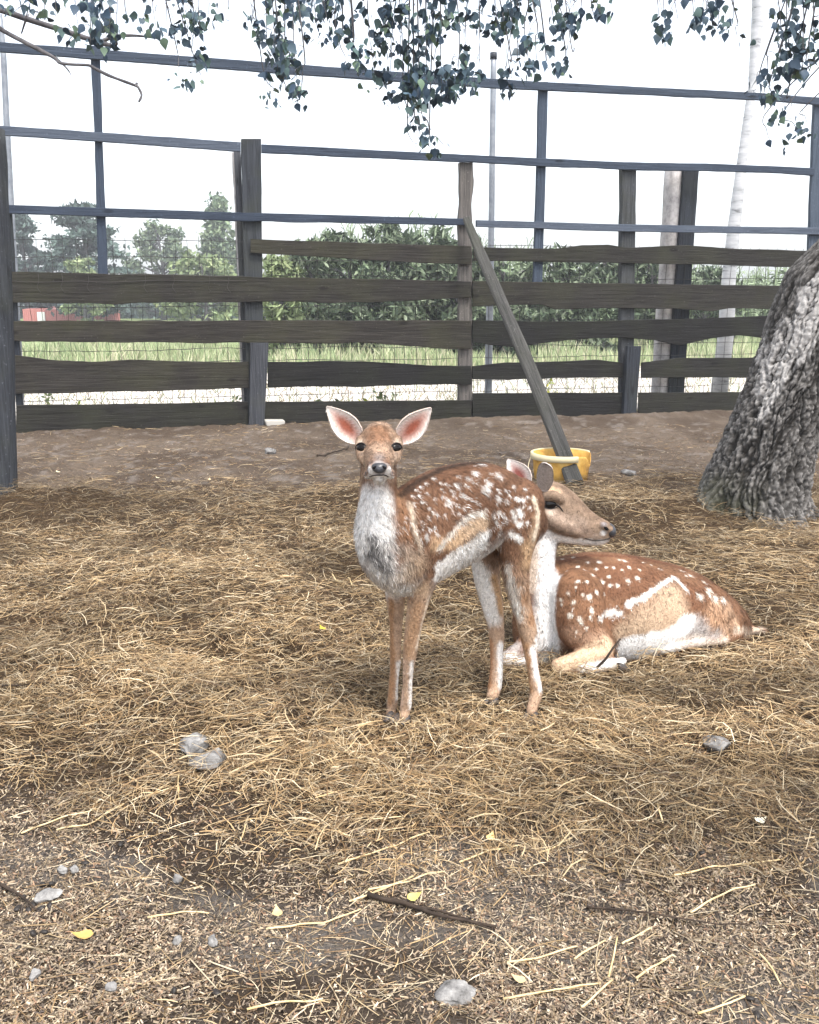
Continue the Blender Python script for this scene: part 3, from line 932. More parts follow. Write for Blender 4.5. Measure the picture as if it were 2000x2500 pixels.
prop.matrix_world = Matrix.Translation(Vector(base)) @ Mq.to_4x4()
tag(prop, 'long grey pole leaning from the yellow bucket up to the fence post', 'prop')

# ------------------------------------------------------------------ yellow bucket
m_yel, nt, b = mat('yellow_plastic', .75, .2)
f = noise_n(nt, coord(nt), 9, 4)
nt.links.new(ramp(nt, f.outputs[0], [(.30, (.30, .17, .06)), (.45, (.58, .32, .07)), (.6, (.70, .43, .11)), (.75, (.74, .56, .26))]).outputs[0], b.inputs['Base Color'])
b.inputs['Subsurface Weight'].default_value = .0
m_rim, nt, b = mat('cream_plastic_rim', .7, .2)
b.inputs['Base Color'].default_value = (.70, .60, .38, 1)
m_blk, nt, b = mat('black_plastic', .5, .3)
b.inputs['Base Color'].default_value = (.022, .022, .022, 1)
db = a[1] + .06
bk = at_z(1181, 1004, .02)
db = bk[1]
k = px_m(db)
Rb = 62 * k
hb = 54 * k / math.cos(.2)
zb = float(gh(bk[0], bk[1])) - .005
bucket = thing('bucket', 'yellow plastic bucket with cream rim and split side under the prop', 'bucket', (bk[0], bk[1], zb))
th = np.linspace(0, 2 * math.pi, 49)[:-1]
def ringb(r, z, f=None):
    z = np.full(48, z) if f is None else f
    return np.stack([np.cos(th) * r, np.sin(th) * r, z], 1)
# the wall is broken down to a notch on the right front
notch = np.exp(-((th - R(335)) / .22) ** 2)
ztop = hb * (1 - .42 * notch)
outer = [ringb(Rb * .88, 0), ringb(Rb * .92, hb * .4), ringb(Rb * .96, 0, ztop * .92), ringb(Rb * .97, 0, ztop)]
inner = [ringb(Rb * .945, 0, ztop), ringb(Rb * .90, hb * .4), ringb(Rb * .85, .012)]
V, F = sweep(outer + inner)
mesh_obj('shell', V, F, m_yel, bucket)
sel = (np.arange(48) > 1) & (np.arange(48) < 40)
ta = th[sel]
rr = []
for x in ta:
    cc = np.array([math.cos(x), math.sin(x), 0])
    rr.append(np.array([cc * (Rb * .985) + [0, 0, hb * .80], cc * (Rb * 1.035) + [0, 0, hb * .81], cc * (Rb * 1.035) + [0, 0, hb * 1.03], cc * (Rb * .95) + [0, 0, hb * 1.03]]))
V, F = sweep(rr)
mesh_obj('rim', V, F, m_rim, bucket)
V, F = tube(smooth_path(np.array([(-Rb * 1.03, 0, hb * .85), (-Rb * 1.12, -.03, hb * .5), (-Rb * 1.06, -.07, .01)]), 10), .004, 6)
mesh_obj('handle', V, F, m_rim, bucket)
# black flap of plastic sticking up at the back right
sh = bmesh.new()
pl = [(1207, 1018), (1203, 985), (1208, 966), (1218, 964), (1231, 974), (1226, 1000), (1222, 1018)]
pp = [at_y(x, y, db - .07) for x, y in pl]
cen = np.mean(pp, 0)
vs = [sh.verts.new(Vector(p - cen)) for p in pp]
fc = sh.faces.new(vs)
ex = bmesh.ops.extrude_face_region(sh, geom=[fc])
bmesh.ops.translate(sh, verts=[v for v in ex['geom'] if isinstance(v, bmesh.types.BMVert)], vec=(0.01, .02, 0))
bmesh.ops.recalc_face_normals(sh, faces=sh.faces[:])
ob = bm_obj('plastic_flap', sh, m_blk, smooth=False)
ob.location = Vector(cen)
tag(ob, 'black scrap of plastic propped in the split of the yellow bucket', 'scrap')

# ================================================================== BIRCH
birch = thing('birch_tree', 'leaning old birch with deeply fissured bark and hanging leaves overhead', 'tree', (TRUNK_C[0], TRUNK_C[1], 0))
DT = TRUNK_C[1]
LE = [(-1000, 2400), (-600, 2140), (-300, 2000), (0, 1900), (200, 1850), (400, 1780), (520, 1727), (600, 1653), (680, 1622), (760, 1600), (860, 1562), (950, 1520), (1000, 1497), (1060, 1470), (1120, 1462)]
RE = [(-1000, 2530), (-600, 2290), (-300, 2160), (0, 2070), (200, 2010), (400, 1945), (520, 1895), (600, 1850), (680, 1808), (760, 1775), (860, 1735), (950, 1706), (1000, 1697), (1060, 1693), (1120, 1712)]
ys = np.concatenate([np.linspace(1125, 500, 280), np.linspace(495, -1000, 60)])
xl, xr = curve_at(LE, ys), curve_at(RE, ys)
def sm(a, n=9):
    kk = np.ones(n) / n
    return np.convolve(np.pad(a, n // 2, mode='edge'), kk, 'valid')
xl, xr = sm(xl), sm(xr)
K = 340
th = np.arange(K) / K * 2 * math.pi
rings = []
rr, cc_ = [], []
for y, p, q in zip(ys, xl, xr):
    c = at_y((p + q) / 2, y, DT)
    r = np.linalg.norm(at_y(p, y, DT) - at_y(q, y, DT)) / 2
    rr.append(r)
    cc_.append(c)
cc_ = np.array(cc_)
rr = np.array(rr)
T = np.gradient(cc_, axis=0)
T /= np.linalg.norm(T, axis=1)[:, None]
T = np.stack([sm(T[:, i], 25) for i in range(3)], 1)
for i in range(len(ys)):
    t = T[i]
    a_ = np.array([1.0, 0, 0]); a_ -= t * (a_ @ t) * .6; a_ /= np.linalg.norm(a_)
    b_ = np.array([0, 1.0, 0])
    c = cc_[i]
    hgt = max(c[2], 0)
    fl = math.exp(-hgt / .10)
    r = rr[i] * (1 + fl * (.20 * np.cos(th * 5 + 1.1) ** 3 + .28 * np.exp(-((th - R(195)) / .35) ** 2) + .2 * np.exp(-((th - R(300)) / .3) ** 2)))
    ring = c + np.outer(np.cos(th) * r, a_) + np.outer(np.sin(th) * r, b_)
    rings.append(ring)
RG = np.array(rings)
nrm = np.cross(np.roll(RG, -1, 1) - np.roll(RG, 1, 1), np.gradient(RG, axis=0))
nrm /= np.linalg.norm(nrm, axis=2)[..., None] + 1e-9
out = RG - cc_[:, None]
nrm *= np.sign((nrm * out).sum(2))[..., None]
arc = np.cumsum(np.r_[0, np.linalg.norm(np.diff(cc_, axis=0), axis=1)])
X = np.broadcast_to(np.cos(th) * .26, RG.shape[:2])
Y = np.broadcast_to(np.sin(th) * .26, RG.shape[:2])
Zc = np.broadcast_to(arc[:, None], RG.shape[:2])
wx = X + .09 * (fbm(X * 9, Y * 9, Zc * 6, 101, 4) - .5)
wy = Y + .09 * (fbm(X * 9, Y * 9, Zc * 6, 102, 4) - .5)
wz = Zc + .22 * (fbm(X * 8, Y * 8, Zc * 5, 103, 4) - .5)
f1, f2 = cell(wx * 25, wy * 25, wz * 6.5, 104)
g1, g2 = cell(wx * 40, wy * 40, wz * 17, 110)
rdg = 1 - np.abs(2 * fbm(wx * 15, wy * 15, wz * 4.2, 107, 4) - 1) * 2.2
pl1 = sstep(.0, .12, f2 - f1) * (1 - .75 * sstep(.72, .98, rdg))
pl2 = sstep(.0, .22, g2 - g1)
fine = fbm(X * 85, Y * 85, Zc * 60, 105, 3)
v1 = np.abs(2 * fbm(wx * 19, wy * 19, wz * 2.6, 111, 4) - 1)
v2 = np.abs(2 * fbm(wx * 42, wy * 42, wz * 14, 112, 3) - 1)
crk = sstep(.0, .10, f2 - f1)
pl1 = sstep(.0, .15, v1) * (.35 + .65 * crk)
disp = .024 * pl1 + .007 * sstep(0, .25, v2) * pl1 + .004 * pl2 + .016 * (fine - .5) * (.4 + pl1) + .02 * (fbm(X * 8, Y * 8, Zc * 5, 108, 3) - .5)
fade = np.interp(arc, [0, .9, 1.6], [1, 1, .35])[:, None]
RG = RG + nrm * (disp * fade - .020)[..., None]
patch = fbm(X * 5, Y * 5, Zc * 2.2, 106, 4)
bc = lerp(np.ones(RG.shape) * np.array([.055, .051, .047]), (.19, .18, .17), sstep(.35, .7, fine) * .9)
bc = lerp(bc, (.016, .014, .012), (1 - pl1) * .95)
white = .75 * sstep(.60, .70, patch + .10 * (fine - .5) + np.interp(arc, [0, .3, .8, 1.3, 2], [-.12, -.04, .0, .07, .22])[:, None] + .05 * np.cos(th - R(200))[None])
bc = lerp(bc, (.52, .50, .48), white * sstep(.2, .6, pl2 * .5 + pl1 * .5) * .85)
moss = sstep(.45, .2, arc[:, None]) * sstep(.3, .9, np.cos(th - R(200))[None]) * sstep(.4, .6, patch + .1)
bc = lerp(bc, (.07, .075, .04), moss * .4)
V, F = sweep(list(RG))
bcol = np.vstack([bc.reshape(-1, 3), [[.1, .1, .1]] * 2])
M_BARK = vcol_mat('birch_bark', .9, .12, (110, .7, 1.3))
org = np.array([TRUNK_C[0], TRUNK_C[1], 0])
mesh_obj('trunk', V - org, F, M_BARK, birch, col=bcol)
# limbs over the paddock (above the frame) that carry the hanging sprays
M_LIMB, nt, b = mat('birch_limb_bark', .85, .15)
f = noise_n(nt, coord(nt), 9, 5)
nt.links.new(ramp(nt, f.outputs[0], [(.35, (.06, .055, .06)), (.7, (.20, .19, .19))]).outputs[0], b.inputs['Base Color'])
top = cc_[-45]
def P_(px, py, d):
    return at_y(px, py, d)
j0, j1, j2 = cc_[-50], cc_[-40], cc_[-28]
limbs = [
    [j0, P_(1700, -330, 4.9), P_(1350, -260, 4.6), P_(950, -190, 4.4), P_(550, -190, 4.4), P_(150, -150, 4.5), P_(-250, -110, 4.6)],
    [j1, P_(1650, -520, 4.5), P_(1200, -480, 4.0), P_(700, -420, 3.7), P_(200, -420, 3.5)],
    [j2, P_(1900, -900, 5.5), P_(1500, -800, 6.0), P_(1000, -700, 6.5), P_(400, -600, 6.8)],
    [j1, P_(1950, -500, 4.2), P_(1850, -300, 3.9), P_(1760, -150, 3.8)],
]
parts = []
LP = []
for i, l in enumerate(limbs):
    q = smooth_path(np.array(l), 46)
    q[:, 2] += .04 * (vnoise(np.arange(46) * .35, i * 9, 0, 121) - .5)
    parts.append(tube(q, np.linspace(.06, .012, 46), 8, .15, i))
    LP.append(q)
V, F = merge(parts)
mesh_obj('limb', V - org, F, M_LIMB, birch)
# bare twigs reaching in at the top left
def twigpx(pts, d0_, d1_):
    n = len(pts)
    return smooth_path(np.array([at_y(x, y, d0_ + (d1_ - d0_) * i / (n - 1)) for i, (x, y) in enumerate(pts)]), n * 5)
DTW = 4.3
bare = [([(-250, -110), (-90, -10), (0, 20), (120, 60), (200, 86), (243, 99)], .018, .009), ([(212, 88), (245, 76), (290, 75), (336, 82)], .009, .003),
        ([(243, 99), (246, 88), (238, 80)], .006, .003), ([(-90, -10), (0, 60), (90, 108), (118, 124), (130, 133), (190, 138)], .011, .006), ([(190, 138), (225, 157), (275, 176), (290, 183), (298, 200), (293, 214)], .007, .005),
        ([(120, 124), (140, 143), (150, 158)], .006, .002), ([(288, 176), (286, 182)], .006, .003), ([(60, 30), (45, 70), (65, 0)], .003, .002)]
parts = []
for pts, ra, rb in bare:
    q = twigpx(pts, DTW + .1, DTW)
    parts.append(tube(q, np.linspace(ra, rb, len(q)), 7, .3, int(pts[0][0]) + 400))
V, F = merge(parts)
mesh_obj('bare_branch', V - org, F, M_LIMB, birch)
# hanging sprays: (x top, y top, x bottom, y bottom, spread px, leaves, depth)
SPR = [(20, -40, 30, 25, 14, 10, 4.2), (60, -60, 70, 20, 16, 12, 4.3), (112, -60, 118, 50, 10, 16, 4.0), (92, -60, 95, 28, 10, 10, 4.2), (160, -60, 165, 58, 9, 18, 3.9), (195, -60, 190, 100, 15, 44, 3.9), (228, -50, 232, 100, 15, 34, 3.9), (247, -50, 245, 75, 12, 26, 3.8), (215, -60, 212, 40, 16, 16, 4.2),
       (262, -60, 268, 45, 6, 6, 4.0), (305, -60, 308, 30, 9, 8, 4.1), (322, -60, 330, 66, 10, 18, 3.9), (345, -60, 350, 50, 8, 6, 4.0), (375, -60, 382, 85, 10, 26, 4.2), (398, -60, 402, 115, 13, 44, 4.2), (418, -60, 420, 60, 9, 12, 4.2), (372, 100, 375, 165, 12, 7, 4.9), (412, 130, 425, 185, 22, 14, 5.0), (435, -60, 440, 30, 14, 8, 4.2), (483, -60, 480, 20, 10, 7, 4.2),
       (525, -60, 530, 50, 20, 34, 4.1), (555, -60, 562, 85, 24, 60, 4.1), (575, -40, 585, 150, 18, 56, 4.1), (600, 60, 605, 140, 14, 24, 4.0), (615, -60, 628, 196, 11, 34, 3.8), (640, 100, 634, 192, 9, 16, 3.8), (555, 150, 582, 222, 16, 10, 4.9), (595, 150, 600, 195, 14, 12, 4.2), (625, -60, 640, 45, 18, 36, 4.2),
       (660, -60, 668, 60, 16, 30, 3.9), (685, -60, 690, 45, 14, 22, 3.9), (708, -40, 715, 105, 12, 30, 3.8), (735, -60, 745, 95, 15, 30, 3.9), (722, 40, 728, 120, 9, 14, 3.9), (745, 60, 752, 125, 10, 12, 3.9),
       (775, -60, 790, 160, 16, 46, 4.0), (810, -60, 822, 150, 20, 62, 4.0), (840, -60, 848, 205, 16, 60, 4.0), (868, -60, 872, 205, 18, 66, 3.9), (895, -60, 900, 200, 22, 84, 3.9), (925, -60, 930, 205, 22, 84, 3.9), (955, -60, 960, 205, 18, 66, 3.9), (985, -60, 985, 185, 16, 54, 4.0), (1005, -60, 1008, 170, 12, 36, 4.0), (860, 150, 862, 215, 22, 20, 4.4),
       (872, 222, 885, 295, 9, 24, 3.9), (886, 220, 905, 290, 10, 18, 3.9), (905, 270, 935, 305, 8, 8, 4.3), (858, 245, 870, 300, 8, 5, 4.4),
       (1040, -60, 1048, 60, 14, 26, 4.0), (1062, -60, 1066, 140, 13, 38, 3.9), (1085, -60, 1090, 130, 16, 48, 3.9), (1112, -30, 1116, 145, 12, 38, 3.9), (1130, 40, 1130, 125, 9, 16, 3.9), (1075, 110, 1078, 165, 9, 10, 3.9), (1150, 115, 1158, 145, 10, 5, 4.4),
       (1155, -60, 1165, 35, 20, 28, 3.9), (1190, -60, 1195, 52, 18, 32, 3.9), (1220, -60, 1222, 40, 18, 26, 3.9), (1245, -60, 1258, 48, 13, 26, 3.8), (1265, -60, 1268, 40, 8, 10, 3.8), (1190, 95, 1189, 140, 8, 9, 4.3), (1202, 90, 1206, 100, 8, 3, 4.3),
       (1375, -60, 1388, 36, 14, 18, 3.9), (1400, -60, 1402, 62, 8, 9, 4.1), (1425, -60, 1428, 40, 12, 16, 3.9), (1455, -60, 1462, 42, 14, 18, 3.9), (1482, -60, 1490, 30, 10, 14, 3.9), (1510, -60, 1512, 46, 11, 12, 4.0), (1540, -60, 1545, 38, 8, 8, 4.1), (1550, 30, 1553, 78, 7, 4, 4.6), (1498, 40, 1500, 66, 14, 4, 4.7),
       (1640, -60, 1650, 110, 12, 26, 3.9), (1665, -60, 1668, 140, 14, 44, 3.8), (1690, -60, 1690, 150, 14, 48, 3.7), (1715, -60, 1715, 140, 14, 48, 3.7), (1740, -60, 1738, 160, 14, 40, 3.7), (1620, 95, 1618, 160, 12, 14, 4.0), (1645, 100, 1640, 155, 12, 20, 3.9), (1600, 150, 1608, 200, 12, 14, 4.1), (1625, 160, 1632, 210, 14, 14, 4.2), (1660, 190, 1668, 225, 14, 12, 4.1), (1700, 110, 1705, 150, 9, 8, 4.0),
       (1615, 235, 1622, 300, 14, 8, 5.2), (1650, 235, 1680, 280, 22, 9, 5.2), (1690, 230, 1700, 260, 12, 6, 5.2)]
lv, lf = leaf_mesh(1.0, .80, .18, .25)
lp, lsz = [], []
tw = []
for (x0, y0, x1, y1, spd, nl, d) in SPR:
    a0, a1 = at_y(x0, y0, d), at_y(x1, y1, d)
    # twig hangs from the nearest limb point
    best = min((p for q in LP for p in q), key=lambda p: np.linalg.norm(p - a0) + (0 if p[2] > a0[2] else 9))
    q = smooth_path(np.array([best, (best + a0) / 2 + [0, 0, .12], a0, (a0 + a1) / 2 + rng.normal(0, .012, 3), a1]), 18)
    tw.append(tube(q, np.linspace(.0045, .0012, 18), 4))
    nl = max(3, int(nl * 1.15))
    k = px_m(d)
    nn = max(1, nl // 8)
    nt_ = np.sort(rng.random(nn) ** .8)
    nt_[-1] = .96
    nodes = a0[None] * (1 - nt_)[:, None] + a1[None] * nt_[:, None] + np.stack([rng.normal(0, spd * .75 * k, nn), rng.normal(0, .10, nn), np.zeros(nn)], 1)
    for q_ in nodes:
        s_ = a0 + (a1 - a0) * np.clip((q_[2] + .07 - a0[2]) / (a1[2] - a0[2] + 1e-9), 0, 1)
        tw.append(tube(smooth_path(np.array([s_, (s_ + q_) / 2 + [0, 0, .02], q_]), 5), [.0016, .0013, .0011, .001, .0008], 3))
    j = rng.integers(0, nn, nl)
    pos = nodes[j] + np.stack([rng.normal(0, 9 * k, nl), rng.normal(0, .035, nl), rng.normal(0, 9 * k, nl)], 1)
    lp.append(pos)
    lsz.append(rng.uniform(.020, .050, nl))
# leaves along and above the limbs, out of frame: they shade the pen
for q in LP:
    nl = 900
    i = rng.integers(6, len(q), nl)
    pos = q[i] + np.stack([rng.normal(0, .38, nl), rng.normal(0, .38, nl), np.abs(rng.normal(0, .35, nl)) - .02], 1)
    lp.append(pos)
    lsz.append(rng.uniform(.03, .055, nl))
lp = np.concatenate(lp)
lsz = np.concatenate(lsz)
n = len(lp)
# hanging orientation: tip mostly down
az = rng.random(n) * 6.283
tilt = rng.normal(R(-52), R(32), n)
dx = np.stack([np.cos(az) * np.cos(tilt), np.sin(az) * np.cos(tilt), np.sin(tilt)], 1)
rn = rng.normal(0, 1, (n, 3))
sx_ = np.cross(dx, rn)
sx_ /= np.linalg.norm(sx_, axis=1)[:, None]
nz_ = np.cross(sx_, dx)
V = lp[:, None] + lsz[:, None, None] * (lv[None, :, 0:1] * sx_[:, None] + lv[None, :, 1:2] * dx[:, None] + lv[None, :, 2:3] * nz_[:, None])
F = (lf[None] + (np.arange(n) * len(lv))[:, None, None]).reshape(-1, 4)
LC = np.array([[.056, .092, .118], [.040, .070, .106], [.072, .118, .112], [.12, .18, .12]])  # leaf greens shifted to blue: the lens flare veil painted as colour
c = LC[rng.choice(4, n, p=[.36, .34, .22, .08])] * rng.uniform(.8, 1.25, n)[:, None]
M_LEAF = vcol_mat('birch_leaf', .5, .35)
crown = mesh_obj('crown', V.reshape(-1, 3) - org, F, M_LEAF, birch, col=np.repeat(c, len(lv), 0))
tag(crown, kind='stuff')
V, F = merge(tw)
twg = mesh_obj('twig', V - org, F, M_LIMB, birch)
tag(twg, kind='stuff')

# ------------------------------------------------------------------ slim pale birch behind the fence
db_ = 11.5
ys = np.linspace(-260, 690, 60)
xl = curve_at([(-260, 1612), (0, 1586), (180, 1577), (340, 1553), (480, 1533), (600, 1520), (690, 1514)], ys)
xr = curve_at([(-260, 1638), (0, 1611), (180, 1593), (340, 1573), (480, 1558), (600, 1548), (690, 1546)], ys)
pts = np.array([at_y((p + q) / 2, y, db_) for y, p, q in zip(ys, xl, xr)])
rad = np.array([(q - p) / 2 * px_m(db_) for p, q in zip(xl, xr)])
pts = np.vstack([pts, [[pts[-1][0] - .04, db_, -.1]]])
rad = np.r_[rad, rad[-1] * 1.1]
m_pb, nt, b = mat('pale_birch_bark', .85, .15)
f = noise_n(nt, coord(nt, scale=(3, 3, 16)), 1.2, 5, .7)
nt.links.new(ramp(nt, f.outputs[0], [(.30, (.10, .10, .10)), (.42, (.46, .47, .48)), (.7, (.66, .66, .66))]).outputs[0], b.inputs['Base Color'])
c0 = np.array([pts[-1][0], db_, 0])
yb = thing('young_birch', 'slim pale birch trunk leaning behind the right bay of the fence', 'tree', tuple(c0))
V, F = tube(pts[::-1], rad[::-1], 12, .06, 3)
mesh_obj('trunk', V - c0, F, m_pb, yb)
tp = pts[0]
nl = 900
pos = tp + np.array([0, 0, .9]) + rng.normal(0, 1, (nl, 3)) * [.8, .8, .7]
pos = pos[(pos[:, 2] > tp[2] - .1)]
nl = len(pos)
q = rng.normal(0, 1, (nl, 3)); q /= np.linalg.norm(q, axis=1)[:, None]
w = np.cross(q, rng.normal(0, 1, (nl, 3))); w /= np.linalg.norm(w, axis=1)[:, None]
V = np.stack([pos - q * .05, pos + w * .04, pos + q * .05, pos - w * .04], 1).reshape(-1, 3)
o = mesh_obj('crown', V - c0, np.arange(nl * 4).reshape(-1, 4), M_LEAF, yb, col=np.repeat(LC[rng.integers(0, 4, nl)], 4, 0))
V, F = tube(np.array([tp, tp + [.1, 0, .8], tp + [.15, 0, 1.6]]), [rad[0], rad[0] * .6, .01], 8)
tag(o, kind='stuff')
mesh_obj('stem_top', V - c0, F, m_pb, yb)

# ================================================================== BEYOND THE FENCE
M_FOL = vcol_mat('foliage', .7, .2)
def leaf_cards(pos, size, cols, nrm=None, aspect=.5):
    n = len(pos)
    q = rng.normal(0, 1, (n, 3)) if nrm is None else nrm
    q = q / np.linalg.norm(q, axis=1)[:, None]
    w = np.cross(q, rng.normal(0, 1, (n, 3)))
    w /= np.linalg.norm(w, axis=1)[:, None]
    s = np.broadcast_to(size, (n,))[:, None]
    V = np.stack([pos - q * s, pos + w * s * aspect, pos + q * s, pos - w * s * aspect], 1).reshape(-1, 3)
    return V, np.arange(n * 4).reshape(-1, 4), np.repeat(cols, 4, 0)
def tree_far(name, label, px, pyt, wpx, d, cols, kind, nclump=60, per=60, group='trees beyond the fence', low=.12, leaf=.16, aspect=.5):
    base = at_y(px, 640, d)
    base[2] = 0
    h = at_y(px, pyt, d)[2]
    rw = wpx / 2 * px_m(d)
    root = thing(name, label, 'tree', (base[0], d, 0), group=group)
    z = np.linspace(0, h * .93, 12)
    pts = np.stack([.03 * h * np.sin(z / h * 4), 0 * z, z], 1)
    V, F = tube(pts, np.linspace(.035 * h, .006 * h, 12), 8, .1)
    parts = [(V, F)]
    P, Q = [], []
    for i in range(nclump):
        t = low + (1 - low) * rng.random() ** (.9 if kind != 'cone' else 1.1)
        if kind == 'pine':
            prof = math.sin(math.pi * min(1, .18 + t * .80)) ** .6
        elif kind == 'cone':
            prof = (1.03 - t) ** .7
        else:
            prof = math.sin(math.pi * (.10 + .85 * t)) ** .5
        a = rng.random() * 6.283
        r = rw * prof * (.35 + .65 * rng.random() ** .5) * rng.uniform(.75, 1.12)
        c = np.array([math.cos(a) * r, math.sin(a) * r, t * h - .04 * h * (r / rw)])
        if i % 3 == 0:
            s = np.array([0, 0, max(.05 * h, c[2] - .12 * h)])
            parts.append(tube(np.array([s, (s + c) / 2 + [0, 0, .02 * h], c]), [.012 * h, .008 * h, .003 * h], 5))
        flat = .35 if kind == 'pine' else .75
        cs = rw * (.26 if kind == 'pine' else .22)
        m = per
        g = rng.normal(0, .5, (m, 3)) * [cs, cs, cs * flat] + c
        P.append(g)
        Q.append(cols[rng.integers(0, len(cols), m)] * (rng.uniform(.7, 1.25, m) * rng.uniform(.75, 1.2))[:, None])
    V, F = merge(parts)
    mesh_obj('trunk', V, F, M_LIMB, root)
    P = np.concatenate(P)
    P[:, 2] = np.maximum(P[:, 2], .1)
    V, F, C = leaf_cards(P, leaf * rng.uniform(.6, 1.2, len(P)), np.concatenate(Q), None, aspect)
    o = mesh_obj('crown', V, F, M_FOL, root, col=C, smooth=False)
    tag(o, kind='stuff')
    return root
G_PINE = np.array([[.055, .085, .075], [.08, .115, .10], [.10, .14, .12], [.045, .07, .06]])
G_BROAD = np.array([[.12, .16, .10], [.16, .205, .12], [.20, .24, .15], [.10, .14, .095]])
G_SHRUB = np.array([[.115, .155, .09], [.16, .20, .125], [.21, .25, .17], [.07, .10, .06], [.05, .07, .045]])
G_LIGHT = np.array([[.20, .25, .12], [.25, .29, .15], [.16, .21, .10]])
tree_far('pine_tree', 'dark bushy pine at the far left, beside the steel pole', 55, 452, 110, 62, G_PINE, 'pine', 70, 90, leaf=.22)
tree_far('pine_tree', 'dark spreading pine with layered branches jutting past the slim upright', 185, 432, 165, 58, G_PINE, 'pine', 85, 95, leaf=.20)
tree_far('broadleaf_tree', 'grey green rounded tree between pine and tall post', 343, 470, 130, 70, G_BROAD, 'round', 60, 70, leaf=.22)
tree_far('broadleaf_tree', 'tall pale grey tree just left of the tall fence post', 470, 418, 120, 66, G_BROAD * 1.15, 'cone', 75, 75, leaf=.22)
tree_far('broadleaf_tree', 'low light green bush in front of the spreading pine', 175, 545, 90, 50, G_LIGHT, 'round', 34, 60, leaf=.16, low=.05)
tree_far('broadleaf_tree', 'light green bushy tree behind the first gap of the boards', 430, 545, 170, 48, G_LIGHT, 'round', 50, 70, leaf=.18, low=.05)
# hedge line behind the red shed
def far_hedge():
    n = 9000
    x = rng.uniform(-44, -8, n)
    top = 1.7 + .8 * vnoise(x * .3, 3, 0, 131)
    P = np.stack([x, 78 + rng.normal(0, 1.2, n), rng.random(n) * top], 1)
    V, F, C = leaf_cards(P, .3, G_PINE[rng.integers(0, 4, n)] * rng.uniform(.8, 1.4, n)[:, None])
    o = mesh_obj('hedge', V, F, M_FOL, col=C, smooth=False)
    tag(o, 'distant dark green hedge line behind the red shed', kind='stuff')
far_hedge()
# long low red shed
ds = 60.0
x0, x1 = at_y(48, 660, ds)[0], at_y(212, 660, ds)[0]
zt = at_y(120, 651, ds)[2]
shed = thing('shed', 'long low red metal shed far behind the left bay', 'shed', ((x0 + x1) / 2, ds, 0))
m_red, nt, b = mat('red_sheet_metal', .6, .3)
b.inputs['Base Color'].default_value = (.50, .20, .18, 1)
m_wht, nt, b = mat('white_paint', .6, .3)
b.inputs['Base Color'].default_value = (.8, .8, .78, 1)
hw_ = (x1 - x0) / 2
xs = np.linspace(-hw_, hw_, 81)
yo = np.where(np.arange(81) % 2 == 0, 0, .05)
Vf = np.concatenate([np.stack([xs, yo, np.full(81, -.1)], 1), np.stack([xs, yo, np.full(81, zt)], 1), np.stack([xs, yo + 4, np.full(81, zt + .15)], 1), np.stack([xs, yo + 4, np.full(81, -.1)], 1)])
i = np.arange(80)
F = np.concatenate([np.stack([i + o_, i + 1 + o_, i + 82 + o_, i + 81 + o_], 1) for o_ in (0, 81, 162)])
mesh_obj('wall', Vf, F, m_red, shed, smooth=False)
xd = at_y(87, 660, ds)[0] - (x0 + x1) / 2
bm = bmesh.new()
bmesh.ops.create_cube(bm, size=1)
for vt in bm.verts:
    vt.co = Vector((vt.co.x * .5, vt.co.y * .1, (vt.co.z + .5) * zt * .8))
bmesh.ops.bevel(bm, geom=bm.edges[:], offset=.02, segments=1, affect='EDGES')
o = bm_obj('door', bm, m_wht, shed, smooth=False)
o.location = (xd, -.06, 0)

